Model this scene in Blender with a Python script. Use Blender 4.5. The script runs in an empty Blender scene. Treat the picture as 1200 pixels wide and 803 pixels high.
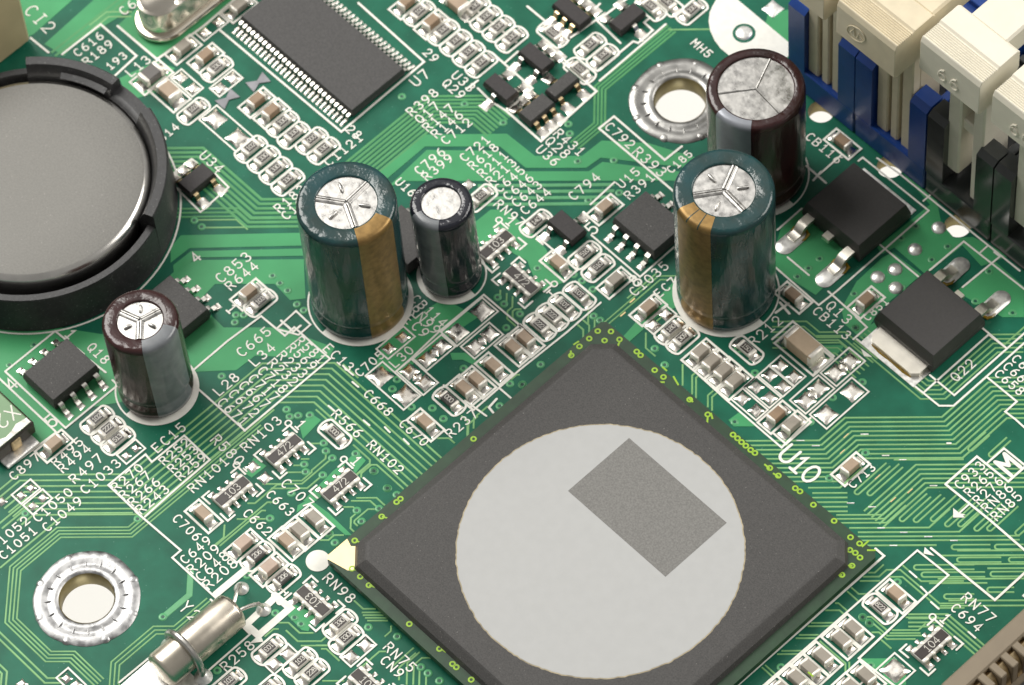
import bpy, math, random
from mathutils import Vector, Matrix
random.seed(7)
S = bpy.context.scene
MM = 0.001
# ------------------------------------------------------------------ camera (fitted to the photograph, millimetres on the board)
F, CX, CY = 5622.82, 600.0, 401.5
CAM = Vector((137.80781, -118.64161, 335.04408))
DV = Vector((-0.40244986, 0.32634085, -0.85529864))
RV = Vector((0.69099796, 0.72112585, -0.04999331))
UV = Vector((-0.6004631, 0.61112942, 0.51571785))
cd = bpy.data.cameras.new('camera'); cam = bpy.data.objects.new('camera', cd); S.collection.objects.link(cam)
cd.sensor_width = 36; cd.lens = F / 1200 * 36; cd.clip_start = 0.01; cd.clip_end = 20
m = Matrix((RV, UV, -DV)).transposed().to_4x4(); m.translation = CAM * MM; cam.matrix_world = m
cd.dof.use_dof = True; cd.dof.focus_distance = 0.379; cd.dof.aperture_fstop = 75
S.camera = cam
# ------------------------------------------------------------------ studio light
W = bpy.data.worlds.new('World'); S.world = W; W.use_nodes = True
W.node_tree.nodes['Background'].inputs[0].default_value = (1.0, 0.985, 0.95, 1)
W.node_tree.nodes['Background'].inputs[1].default_value = 0.27
def area(name, loc, target, size, power, col=(1, 1, 1)):
    l = bpy.data.lights.new(name, 'AREA'); l.shape = 'RECTANGLE'; l.size, l.size_y = size; l.energy = power; l.color = col
    o = bpy.data.objects.new(name, l); S.collection.objects.link(o); o.location = loc
    o.rotation_euler = (Vector(target) - Vector(loc)).to_track_quat('-Z', 'Y').to_euler()
    return o
area('softbox_key', (-0.56, -0.05, 0.60), (-0.02, 0.01, 0), (0.46, 0.46), 6.9, (1, 0.975, 0.93))
area('softbox_fill', (0.24, 0.46, 0.40), (-0.02, 0.01, 0), (0.38, 0.38), 3.0, (1, 0.965, 0.92))
area('softbox_top', (-0.26, 0.21, 0.55), (-0.02, 0.01, 0), (0.55, 0.55), 0.62, (1, 0.98, 0.95))
area('background_lamp', (0.16, -0.12, -0.10), (-0.05, 0.06, -0.16), (0.12, 0.12), 0.27)
S.view_settings.view_transform = 'Standard'; S.view_settings.look = 'None'
S.view_settings.gamma = 1; S.view_settings.exposure = 0.0
# ------------------------------------------------------------------ pixel -> board
def B(px, py, z=0.0):
    ray = DV + RV * ((px - CX) / F) - UV * ((py - CY) / F)
    t = (z - CAM.z) / ray.z
    p = CAM + ray * t
    return Vector((p.x, p.y, z))
def crop(ox, oy, s): return lambda x, y: (ox + x / s, oy + y / s)
# ------------------------------------------------------------------ materials
MATS = {}
def mat(name, col, rough=0.5, metal=0.0, noise=0.0, nscale=800, bump=0.0, bscale=3000, coat=0.0, col2=None, spec=0.5, rvar=0.0, bdist=0.00002, stretch=None, speck=None):
    if name in MATS: return MATS[name]
    M = bpy.data.materials.new(name); M.use_nodes = True; nt = M.node_tree; N = nt.nodes; L = nt.links
    b = N['Principled BSDF']; b.inputs['Base Color'].default_value = (*col, 1)
    b.inputs['Roughness'].default_value = rough; b.inputs['Metallic'].default_value = metal
    b.inputs['Specular IOR Level'].default_value = spec
    if coat: b.inputs['Coat Weight'].default_value = coat; b.inputs['Coat Roughness'].default_value = 0.12
    tc = N.new('ShaderNodeTexCoord')
    geo = N.new('ShaderNodeNewGeometry')
    if noise or col2 or rvar:
        n = N.new('ShaderNodeTexNoise'); n.inputs['Scale'].default_value = nscale; n.inputs['Detail'].default_value = 5
        L.new(geo.outputs['Position'], n.inputs['Vector'])
        r = N.new('ShaderNodeValToRGB'); L.new(n.outputs['Fac'], r.inputs[0])
        r.color_ramp.elements[0].position = 0.32; r.color_ramp.elements[1].position = 0.68
        c2 = col2 or tuple(min(1, c * (1 + noise)) for c in col)
        c1 = col if col2 else tuple(c * (1 - noise) for c in col)
        r.color_ramp.elements[0].color = (*c1, 1); r.color_ramp.elements[1].color = (*c2, 1)
        if noise or col2: L.new(r.outputs[0], b.inputs['Base Color'])
        if rvar:
            mr = N.new('ShaderNodeMapRange'); L.new(n.outputs['Fac'], mr.inputs[0])
            mr.inputs[1].default_value = 0.3; mr.inputs[2].default_value = 0.7
            mr.inputs[3].default_value = max(0.02, rough - rvar); mr.inputs[4].default_value = min(1, rough + rvar)
            L.new(mr.outputs[0], b.inputs['Roughness'])
    if bump:
        n2 = N.new('ShaderNodeTexNoise'); n2.inputs['Scale'].default_value = bscale; n2.inputs['Detail'].default_value = 3
        if stretch:
            mp = N.new('ShaderNodeMapping'); mp.inputs['Scale'].default_value = stretch
            L.new(geo.outputs['Position'], mp.inputs['Vector']); L.new(mp.outputs[0], n2.inputs['Vector'])
        else: L.new(geo.outputs['Position'], n2.inputs['Vector'])
        bp = N.new('ShaderNodeBump'); bp.inputs['Strength'].default_value = bump; bp.inputs['Distance'].default_value = bdist
        L.new(n2.outputs['Fac'], bp.inputs['Height']); L.new(bp.outputs[0], b.inputs['Normal'])
    if speck:   # dust and sparkle: rare light specks
        sn = N.new('ShaderNodeTexNoise'); sn.inputs['Scale'].default_value = speck[0]; sn.inputs['Detail'].default_value = 1
        L.new(geo.outputs['Position'], sn.inputs['Vector'])
        sr = N.new('ShaderNodeValToRGB'); L.new(sn.outputs['Fac'], sr.inputs[0])
        sr.color_ramp.elements[0].position = speck[1]; sr.color_ramp.elements[1].position = speck[1] + .05
        mx = N.new('ShaderNodeMixRGB'); L.new(sr.outputs[0], mx.inputs[0]); src = b.inputs['Base Color'].links
        if src: L.new(src[0].from_socket, mx.inputs[1])
        else: mx.inputs[1].default_value = (*col, 1)
        mx.inputs[2].default_value = (*speck[2], 1); L.new(mx.outputs[0], b.inputs['Base Color'])
    MATS[name] = M
    return M
LAM = mat('solder_mask_over_laminate', (0.012, 0.116, 0.069), 0.34, noise=0.16, nscale=450, bump=0.12, bscale=5000, spec=0.2, speck=(5200, .745, (.12, .26, .2)))
POUR = mat('solder_mask_over_copper_pour', (0.062, 0.315, 0.128), 0.35, noise=0.08, nscale=300, bump=0.10, bscale=4000, spec=0.22)
TRACE = mat('solder_mask_over_trace', (0.21, 0.43, 0.175), 0.3, noise=0.12, nscale=500, spec=0.35)
TRACE2 = mat('solder_mask_over_faint_trace', (0.085, 0.30, 0.115), 0.32, noise=0.1, nscale=500, spec=0.3)
VIAM = mat('solder_mask_over_via', (0.085, 0.33, 0.14), 0.3, noise=0.12, nscale=900)
HOLE = mat('via_hole_mask', (0.01, 0.08, 0.05), 0.4)
FR4 = mat('bare_laminate_edge', (0.30, 0.24, 0.08), 0.6, noise=0.3, nscale=900)
SILK = mat('white_silkscreen', (0.80, 0.79, 0.72), 0.6, noise=0.05, nscale=1500)
TIN = mat('bright_solder', (0.84, 0.80, 0.73), 0.27, 1.0, noise=0.14, nscale=1800, bump=0.25, bscale=1600, rvar=0.12)
TINM = mat('matte_tin', (0.80, 0.79, 0.76), 0.40, 0.8, noise=0.16, nscale=2500, bump=0.35, bscale=3000, rvar=0.1)
TERM = mat('tinned_terminal', (0.86, 0.82, 0.74), 0.45, 0.35, noise=0.08, nscale=2500, bump=0.3, bscale=4500)
LEAD = mat('tinned_lead', (0.66, 0.635, 0.58), 0.28, 1.0, noise=0.1, nscale=2000, rvar=0.08)
GOLD = mat('gold_plating', (0.95, 0.74, 0.40), 0.28, 1.0, noise=0.06)
GOLDS = mat('flux_stained_lead', (0.80, 0.62, 0.36), 0.28, 1.0, noise=0.15, nscale=1500)
FLUX = mat('amber_flux_residue', (0.35, 0.22, 0.02), 0.15, noise=0.3, spec=0.6)
EPOXY = mat('black_moulding_compound', (0.045, 0.043, 0.042), 0.52, noise=0.22, nscale=6000, bump=0.55, bscale=7000, spec=0.5)
EPOXYM = mat('matt_charcoal_package', (0.05, 0.048, 0.046), 0.62, noise=0.30, nscale=9000, bump=0.6, bscale=9000, spec=0.5, speck=(6500, .735, (.2, .19, .18)))
EPOXYD = mat('black_transistor_epoxy', (0.022, 0.018, 0.018), 0.55, noise=0.3, nscale=5000, bump=0.4, bscale=6000)
CTAN = mat('tan_ceramic', (0.36, 0.27, 0.19), 0.42, noise=0.07, nscale=1500)
CBIG = mat('pale_brown_ceramic', (0.50, 0.385, 0.265), 0.4, noise=0.06, nscale=1500)
CTAN2 = mat('brown_ceramic', (0.27, 0.185, 0.115), 0.38, noise=0.07, nscale=1500)
CGREY = mat('grey_brown_ceramic', (0.29, 0.26, 0.215), 0.4, noise=0.07, nscale=1500)
CROSE = mat('rose_tan_ceramic', (0.44, 0.335, 0.265), 0.42, noise=0.07, nscale=1500)
CDARK = mat('dark_ferrite', (0.10, 0.092, 0.085), 0.38, noise=0.1, nscale=1500)
ALUM = mat('white_alumina', (0.58, 0.56, 0.51), 0.5, noise=0.05, nscale=1500)
RBLK = mat('resistor_glaze_black', (0.045, 0.038, 0.034), 0.3, noise=0.1, nscale=1500, spec=0.5)
RMARK = mat('resistor_print', (0.62, 0.60, 0.54), 0.5)
GPRINT = mat('grey_print', (0.20, 0.19, 0.18), 0.5)
# ------------------------------------------------------------------ mesh builder (millimetres)
class MB:
    def __init__(s): s.v = []; s.f = []
    def add(s, v, f):
        k = len(s.v); s.v += [tuple(p) for p in v]; s.f += [tuple(i + k for i in q) for q in f]; return s
    def cbox(s, x0, x1, y0, y1, z0, z1, b=0.05, tx=0.0, ty=0.0):
        """chamfered box; tx, ty draw the top in"""
        V = []; 
        lv = [(z0, b, 0), (z0 + b, 0, 0), (z1 - b, 0, 1), (z1, b, 1)]
        for z, c, t in lv:
            a, bb, cc, d = x0 + c + tx * t, x1 - c - tx * t, y0 + c + ty * t, y1 - c - ty * t
            if c == 0:
                e = b
                V += [(a + e, cc, z), (bb - e, cc, z), (bb, cc + e, z), (bb, d - e, z), (bb - e, d, z), (a + e, d, z), (a, d - e, z), (a, cc + e, z)]
            else:
                V += [(a, cc, z), (bb, cc, z), (bb, cc, z), (bb, d, z), (bb, d, z), (a, d, z), (a, d, z), (a, cc, z)]
        Fc = []
        for l in range(3):
            for i in range(8):
                j = (i + 1) % 8
                Fc.append((l * 8 + i, l * 8 + j, l * 8 + 8 + j, l * 8 + 8 + i))
        Fc.append((24, 25, 27, 29)); Fc.append((0, 5, 3, 1))
        # collapse doubled verts
        key = {}; rm = []; nv = []
        for p in V:
            kk = (round(p[0], 5), round(p[1], 5), round(p[2], 5))
            if kk not in key: key[kk] = len(nv); nv.append(p)
            rm.append(key[kk])
        ff = []
        for q in Fc:
            r = []
            for i in q:
                if rm[i] not in r: r.append(rm[i])
            if len(r) > 2: ff.append(tuple(r))
        return s.add(nv, ff)
    def prism(s, poly, z0, z1):
        n = len(poly)
        if sum(poly[i][0] * poly[(i + 1) % n][1] - poly[(i + 1) % n][0] * poly[i][1] for i in range(n)) < 0: poly = poly[::-1]
        V = [(p[0], p[1], z0) for p in poly] + [(p[0], p[1], z1) for p in poly]
        Fc = [tuple(range(n, 2 * n)), tuple(range(n - 1, -1, -1))] + [(i, (i + 1) % n, n + (i + 1) % n, n + i) for i in range(n)]
        return s.add(V, Fc)
    def lathe(s, prof, c=(0, 0), n=48, a0=0.0, a1=None, z=0):
        """prof [(r,z)] going up the outside"""
        full = a1 is None; a1 = a0 + 2 * math.pi if full else a1
        k = n if full else n + 1; V = []; Fc = []; P = len(prof)
        for i in range(k):
            a = a0 + (a1 - a0) * i / n
            for r, zz in prof: V.append((c[0] + r * math.cos(a), c[1] + r * math.sin(a), z + zz))
        for i in range(n):
            j = (i + 1) % k
            for q in range(P - 1): 
                f = (i * P + q, j * P + q, j * P + q + 1, i * P + q + 1)
                Fc.append(f)
        return s.add(V, Fc)
    def tube(s, path, r, n=10, cap=True):
        path = [Vector(p) for p in path]; V = []; Fc = []
        for i, p in enumerate(path):
            t = (path[min(i + 1, len(path) - 1)] - path[max(i - 1, 0)]).normalized()
            a = t.cross(Vector((0, 0, 1)));
            if a.length < 1e-3: a = t.cross(Vector((1, 0, 0)))
            a.normalize(); b = t.cross(a)
            if i and a.dot(pa) < 0: a = -a; b = -b
            pa = a
            rr = r[i] if isinstance(r, (list, tuple)) else r
            for k in range(n):
                th = 2 * math.pi * k / n; V.append(p + a * rr * math.cos(th) + b * rr * math.sin(th))
        for i in range(len(path) - 1):
            for k in range(n):
                Fc.append((i * n + k, i * n + (k + 1) % n, (i + 1) * n + (k + 1) % n, (i + 1) * n + k))
        if cap: Fc.append(tuple(range(n - 1, -1, -1))); Fc.append(tuple((len(path) - 1) * n + k for k in range(n)))
        return s.add(V, Fc)
    def sweep_rect(s, path, w, t, axis='y'):
        """flat strip of width w along a path of (x,z) points, thickness t (gull-wing leads)"""
        V = []; Fc = []
        for i, (x, z) in enumerate(path):
            a = path[max(i - 1, 0)]; b = path[min(i + 1, len(path) - 1)]
            dx, dz = b[0] - a[0], b[1] - a[1]; l = math.hypot(dx, dz); nx, nz = -dz / l, dx / l
            for sx in (-1, 1):
                V.append((x + nx * t / 2, sx * w / 2, z + nz * t / 2)); V.append((x - nx * t / 2, sx * w / 2, z - nz * t / 2))
        for i in range(len(path) - 1):
            k = i * 4
            Fc += [(k, k + 2, k + 6, k + 4), (k + 3, k + 1, k + 5, k + 7), (k + 1, k, k + 4, k + 5), (k + 2, k + 3, k + 7, k + 6)]
        e = (len(path) - 1) * 4
        Fc += [(0, 1, 3, 2), (e, e + 2, e + 3, e + 1)]
        return s.add(V, Fc)
    def stroke(s, pts, w, z, caps=True):
        """flat ribbon with mitred corners and rounded ends"""
        pts = [Vector((p[0], p[1])) for p in pts]
        q = [pts[0]]
        for p in pts[1:]:
            if (p - q[-1]).length > 1e-4: q.append(p)
        pts = q
        if len(pts) < 2: return s
        closed = (pts[0] - pts[-1]).length < 1e-3
        n = len(pts); Lf = []; Rt = []
        for i in range(n):
            if closed: a = pts[i - 1] if i else pts[-2]; b = pts[i + 1] if i < n - 1 else pts[1]
            else: a = pts[max(i - 1, 0)]; b = pts[min(i + 1, n - 1)]
            d1 = (pts[i] - a) if (i or closed) else (b - pts[i]); d2 = (b - pts[i]) if (i < n - 1 or closed) else d1
            d1 = d1.normalized(); d2 = d2.normalized()
            n1 = Vector((-d1.y, d1.x)); n2 = Vector((-d2.y, d2.x)); nn = n1 + n2
            if nn.length < 1e-3: nn = n1
            nn.normalize(); k = min(1 / max(nn.dot(n1), 0.35), 2.2)
            Lf.append(pts[i] + nn * (w / 2 * k)); Rt.append(pts[i] - nn * (w / 2 * k))
        V = []; Fc = []
        for a, b in zip(Lf, Rt): V += [(a.x, a.y, z), (b.x, b.y, z)]
        for i in range(n - 1): Fc.append((2 * i, 2 * i + 1, 2 * i + 3, 2 * i + 2))
        s.add(V, Fc)
        if caps and not closed:
            for e, d in ((0, (pts[0] - pts[1]).normalized()), (n - 1, (pts[-1] - pts[-2]).normalized())):
                a0 = math.atan2(d.y, d.x); P = pts[e]
                arc = [(P.x + w / 2 * math.cos(a0 + t), P.y + w / 2 * math.sin(a0 + t), z) for t in [math.pi * (j / 6 - .5) for j in range(7)]]
                s.add(arc, [tuple(range(7))])
        return s
    def ridge(s, pts, w, z0, h):
        """trapezoid ridge along a polyline (a trace)"""
        for ww, zz in ((w, z0),): pass
        t = MB(); t.stroke(pts, w, z0, False); b = MB(); b.stroke(pts, max(w - 2.4 * h, w * .55), z0 + h, False)
        n = len(t.v) // 2
        if n < 2: return s
        V = []
        for i in range(n): V += [t.v[2 * i], b.v[2 * i], b.v[2 * i + 1], t.v[2 * i + 1]]
        Fc = []
        for i in range(n - 1):
            k = 4 * i
            for j in range(3): Fc.append((k + j, k + j + 1, k + j + 5, k + j + 4))
        Fc += [(0, 3, 2, 1), tuple(4 * (n - 1) + j for j in range(4))]
        return s.add(V, Fc)
    def xf(s, M):
        s.v = [tuple(M @ Vector(p)) for p in s.v]; return s
    def mesh(s, name, smooth=False, ang=None):
        me = bpy.data.meshes.new(name); me.from_pydata([(a * MM, b * MM, c * MM) for a, b, c in s.v], [], s.f)
        import bmesh
        bm = bmesh.new(); bm.from_mesh(me); bmesh.ops.recalc_face_normals(bm, faces=bm.faces) if ang != 'flat' else None
        bm.to_mesh(me); bm.free()
        if smooth:
            for p in me.polygons: p.use_smooth = True
            try: me.set_sharp_from_angle(angle=math.radians(ang or 35))
            except Exception: pass
        return me
    def build(s, name, M, parent=None, smooth=False, ang=None):
        return obj(name, s.mesh(name, smooth, ang), M, parent)
def obj(name, me, M, parent=None, loc=None, rz=0):
    if M and not me.materials: me.materials.append(M)
    o = bpy.data.objects.new(name, me); S.collection.objects.link(o)
    if parent is not None: o.parent = parent
    if loc is not None: o.location = (loc[0] * MM, loc[1] * MM, (loc[2] if len(loc) > 2 else 0) * MM)
    o.rotation_euler.z = rz
    return o
def thing(name, label, cat, loc=(0, 0, 0), rz=0, group=None):
    o = bpy.data.objects.new(name, None); S.collection.objects.link(o); o.empty_display_size = 0.002
    o.location = (loc[0] * MM, loc[1] * MM, (loc[2] if len(loc) > 2 else 0) * MM); o.rotation_euler.z = rz
    o['label'] = label; o['category'] = cat
    if group: o['group'] = group
    return o
def copy_tree(root, loc, rz, label, group=None):
    r = root.copy(); S.collection.objects.link(r); r.location = (loc[0] * MM, loc[1] * MM, (loc[2] if len(loc) > 2 else 0) * MM); r.rotation_euler.z = rz
    r['label'] = label
    if group: r['group'] = group
    elif 'group' in r: del r['group']
    for ch in list(root.children):
        c = ch.copy(); S.collection.objects.link(c); c.parent = r
        for g in list(ch.children):
            d = g.copy(); S.collection.objects.link(d); d.parent = c
    return r
# ------------------------------------------------------------------ stroke font (silkscreen lettering), grid 4 x 6
def _o(x0, x1, y0, y1):
    cx, cy, rx, ry = (x0 + x1) / 2, (y0 + y1) / 2, (x1 - x0) / 2, (y1 - y0) / 2
    return [(cx + rx * math.cos(t), cy + ry * math.sin(t)) for t in [math.pi / 2 + 2 * math.pi * i / 14 for i in range(15)]]
def _a(cx, cy, rx, ry, d0, d1, n=8): return [(cx + rx * math.cos(math.radians(d0 + (d1 - d0) * i / n)), cy + ry * math.sin(math.radians(d0 + (d1 - d0) * i / n))) for i in range(n + 1)]
GL = {
 '0': [_o(0, 4, 0, 6)], '1': [[(.8, 4.6), (2.1, 6), (2.1, 0)], [(.6, 0), (3.5, 0)]],
 '2': [_a(2, 4.2, 1.9, 1.8, 170, -40) + [(.1, 0), (4, 0)]],
 '3': [_a(1.9, 4.5, 1.7, 1.5, 150, -90) , _a(1.9, 1.55, 2, 1.55, 90, -150)],
 '4': [[(3, 0), (3, 6), (0, 1.7)], [(0, 1.7), (4.1, 1.7)]],
 '5': [[(3.7, 6), (.5, 6), (.3, 3.2)], [(.3, 3.2)] + _a(1.9, 1.9, 2, 1.9, 130, -150)],
 '6': [_o(.1, 3.9, 0, 3.5), [(.1, 1.9), (.5, 3.6), (1.5, 5.1), (3.2, 6)]],
 '7': [[(0, 6), (4, 6)], [(4, 6), (1.4, 0)]], '8': [_o(.4, 3.6, 3.2, 6), _o(0, 4, 0, 3.2)],
 '9': [_o(.1, 3.9, 2.5, 6), [(3.9, 4.1), (3.5, 2.4), (2.5, .9), (.8, 0)]],
 'B': [[(0, 0), (0, 6), (2.2, 6)] + _a(2.2, 4.6, 1.5, 1.4, 90, -90)[1:] + [(0, 3.2)], [(2.2, 3.2)] + _a(2.2, 1.6, 1.8, 1.6, 90, -90) + [(0, 0)]],
 'C': [_a(2.3, 3, 2.2, 3, 50, 310, 12)], 'D': [[(0, 0), (0, 6), (1.6, 6)] + _a(1.6, 3, 2.3, 3, 90, -90, 10)[1:] + [(0, 0)]],
 'E': [[(3.6, 6), (0, 6), (0, 0), (3.6, 0)], [(0, 3.1), (2.8, 3.1)]],
 'F': [[(3.6, 6), (0, 6), (0, 0)], [(0, 3.1), (2.8, 3.1)]],
 'H': [[(0, 0), (0, 6)], [(4, 0), (4, 6)], [(0, 3), (4, 3)]], 'I': [[(2, 0), (2, 6)], [(.9, 0), (3.1, 0)], [(.9, 6), (3.1, 6)]],
 'L': [[(.2, 6), (.2, 0), (3.7, 0)]], 'M': [[(0, 0), (0, 6)], [(0, 6), (2, 2.6)], [(2, 2.6), (4, 6)], [(4, 6), (4, 0)]],
 'N': [[(0, 0), (0, 6)], [(0, 6), (4, 0)], [(4, 0), (4, 6)]],
 'P': [[(0, 0), (0, 6), (2.2, 6)] + _a(2.2, 4.4, 1.7, 1.6, 90, -90)[1:] + [(0, 2.8)]],
 'Q': [_o(0, 4, 0, 6), [(2.5, 1.6), (4.2, -.4)]],
 'R': [[(0, 0), (0, 6), (2.2, 6)] + _a(2.2, 4.5, 1.6, 1.5, 90, -90)[1:] + [(0, 3)], [(1.9, 3), (4, 0)]],
 'S': [_a(2, 4.45, 1.8, 1.55, 30, 270, 8) , _a(2, 1.5, 1.9, 1.45, 90, -150)],
 'U': [[(0, 6), (0, 1.9)] + _a(2, 1.9, 2, 1.9, 180, 360)[1:] + [(4, 6)]],
 'X': [[(0, 0), (4, 6)], [(0, 6), (4, 0)]], 'Y': [[(0, 6), (2, 3.1)], [(4, 6), (2, 3.1)], [(2, 3.1), (2, 0)]],
}
ZS = 0.050; _zc = [0]
def zsilk(step=0.0011):
    _zc[0] = (_zc[0] + 1) % 24
    return ZS + _zc[0] * step
def glyphs(mb, txt, origin, d, up, adv, h, w, z0=None, dz=0.0011):
    """txt centred glyph by glyph: origin is the centre of the first glyph"""
    k = h / 6
    for i, ch in enumerate(txt):
        c = Vector(origin[:2]) + Vector(d) * (adv * i)
        for j, st in enumerate(GL.get(ch, [])):
            pts = [c + Vector(d) * ((x - 2) * k * .92) + Vector(up) * ((y - 3) * k) for x, y in st]
            mb.stroke(pts, w, (z0 + dz * j) if z0 is not None else zsilk())
    return mb
# ================================================================== THE BOARD
def circle_pts(c, r, n=48): return [(c[0] + r * math.cos(2 * math.pi * i / n), c[1] + r * math.sin(2 * math.pi * i / n)) for i in range(n)]
RING1 = (-26.80, -30.99); RING2 = (-26.85, 35.53)
HOLES = [(RING1, 2.25), (RING2, 2.25)]
for px, py, r in ((962, 131, 1.1), (1043, 195.5, 1.1), (1122, 265, 1.1)):
    b_ = B(px, py); HOLES.append(((b_.x, b_.y), r))
import bmesh
def make_board():
    bm = bmesh.new()
    outer = [(-104, -72), (60, -72), (60, 90), (-104, 90)]
    TH = -1.6
    def ring(pts, z): 
        vs = [bm.verts.new((x * MM, y * MM, z * MM)) for x, y in pts]
        es = [bm.edges.new((vs[i], vs[(i + 1) % len(vs)])) for i in range(len(vs))]
        return vs, es
    loops = [outer] + [circle_pts(c, r) for c, r in HOLES]
    tops = []; bots = []
    for z, store in ((0, tops), (TH, bots)):
        ed = []
        for lp in loops:
            vs, es = ring(lp, z); store.append(vs); ed += es
        bmesh.ops.triangle_fill(bm, use_beauty=True, use_dissolve=False, edges=ed)
    nb = len(bm.faces)
    for t, b in zip(tops, bots):
        n = len(t)
        for i in range(n):
            f = bm.faces.new((t[i], t[(i + 1) % n], b[(i + 1) % n], b[i])); f.material_index = 1
    bmesh.ops.recalc_face_normals(bm, faces=bm.faces)
    me = bpy.data.meshes.new('circuit_board'); bm.to_mesh(me); bm.free()
    me.materials.append(LAM); me.materials.append(FR4)
    return me
BOARD = obj('circuit_board', make_board(), None)
BOARD['kind'] = 'structure'; BOARD['label'] = 'green printed circuit board with traces and white lettering'; BOARD['category'] = 'circuit board'
# white surface under the board, seen through the mounting holes
tb = MB().cbox(-420, 420, -420, 420, -186, -180, 1)
TABLE = tb.build('tabletop', mat('white_table', (0.74, 0.725, 0.69), 0.7, noise=0.02, nscale=30)); TABLE['kind'] = 'structure'
# ---- copper pours
def snap(pts, z=0):
    """pixels -> board polyline with every leg snapped to 45 degree directions"""
    P = [B(*p, z) for p in pts]; out = [P[0].xy]
    for i in range(1, len(P)):
        d = P[i].xy - P[i - 1].xy
        a = round(math.atan2(d.y, d.x) / (math.pi / 4)) * math.pi / 4
        e = Vector((math.cos(a), math.sin(a))); out.append(out[-1] + e * max(d.dot(e), .05))
    return out
_pz = [0]
def pour(pts, M=POUR, h=0.022):
    _pz[0] += 1
    poly = [tuple(B(*p).xy) for p in pts]
    MB().prism(poly, -0.01, h + 0.0016 * (_pz[0] % 7)).build('copper_pour', M, BOARD)
def offset(pts, d):
    t = MB(); t.stroke(pts, 2 * abs(d), 0, False)
    return [Vector(t.v[2 * i + (1 if d > 0 else 0)][:2]) for i in range(len(t.v) // 2)] if abs(d) > 1e-6 else pts
def trace(pts, w=0.17, M=TRACE, name='copper_trace', h=0.030, snapit=True):
    P = snap(pts) if snapit else [B(*p).xy for p in pts]
    MB().ridge(P, w, 0.0, h + 0.002 * random.random()).build(name, M, BOARD)
def bus(pts, n, pitch=0.42, w=0.17, side=1, M=TRACE, skip=()):
    P = snap(pts)
    for i in range(n):
        if i in skip: continue
        Q = offset(P, side * pitch * i)
        MB().ridge(Q, w, 0.0, 0.030 + 0.002 * random.random()).build('copper_trace', M, BOARD)
def hairpin(p, q, gap=0.42, w=0.16):
    """a long narrow loop of a length-matched trace, open at its first end"""
    a = B(*p).xy; b = B(*q).xy; d = b - a
    an = round(math.atan2(d.y, d.x) / (math.pi / 4)) * math.pi / 4; e = Vector((math.cos(an), math.sin(an))); n = Vector((-e.y, e.x)); L = d.length
    r = gap / 2; c = a + e * (L - r)
    pts = [a + n * r] + [c + n * (r * math.cos(t)) + e * (r * math.sin(t)) for t in [math.pi * k / 10 for k in range(11)]] + [a - n * r]
    MB().ridge(pts, w, 0.0, 0.031).build('copper_trace', TRACE, BOARD)
# ---- silkscreen
def silk(pts, w=0.19, close=False, snapit=False):
    P = snap(pts) if snapit else [B(*p).xy for p in pts]
    if close: P.append(P[0])
    MB().stroke(P, w, zsilk()).build('silkscreen_outline', SILK, BOARD)
def text(t, p, q, hk=0.96, w=0.118, h=None, name='silkscreen_text'):
    a = B(*p).xy; b = B(*q).xy; d = b - a
    if abs(d.x) > abs(d.y): d_ = Vector((math.copysign(1, d.x), 0)); ln = abs(d.x)
    else: d_ = Vector((0, math.copysign(1, d.y))); ln = abs(d.y)
    adv = d.length / max(len(t) - 1, 1); e = d.normalized()
    e = (e + d_ * 3).normalized(); up = Vector((-e.y, e.x))
    glyphs(MB(), t, a, e, up, adv, h or adv * hk, w).build(name, SILK, BOARD)
def glyph(t, p, axis='v', h=1.1, w=0.16):
    a = B(*p).xy; d = {'u': Vector((1, 0)), 'v': Vector((0, 1)), 'U': Vector((-1, 0)), 'V': Vector((0, -1))}[axis]
    glyphs(MB(), t, a, d, Vector((-d.y, d.x)), 1, h, w).build('silkscreen_text', SILK, BOARD)
# ================================================================== COMPONENT BUILDERS
PI = math.pi
AX = {'u': 0.0, 'v': PI / 2, 'U': PI, 'V': -PI / 2}
def fillet(w, l, h, top=0.8):
    """concave solder fillet rising towards local -x (the terminal)"""
    mb = MB(); nx = 7; ys = [-.5, -.38, -.15, .15, .38, .5]; V = []
    for i in range(nx):
        t = i / (nx - 1); x = -0.12 + (l + 0.12) * t
        hh = 0.05 + (h - 0.05) * max(0, 1 - t * 1.05) ** 2.1
        for y in ys:
            e = 0.0 if abs(y) == .5 else (0.75 if abs(y) == .38 else 1.0)
            pin = 1 - 0.10 * math.sin(PI * t) 
            V.append((x, y * w * pin, 0.012 + (hh - 0.012) * e))
    Fc = [(i * 6 + j, (i + 1) * 6 + j, (i + 1) * 6 + j + 1, i * 6 + j + 1) for i in range(nx - 1) for j in range(5)]
    return mb.add(V, Fc)
PROTO = {}
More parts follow.
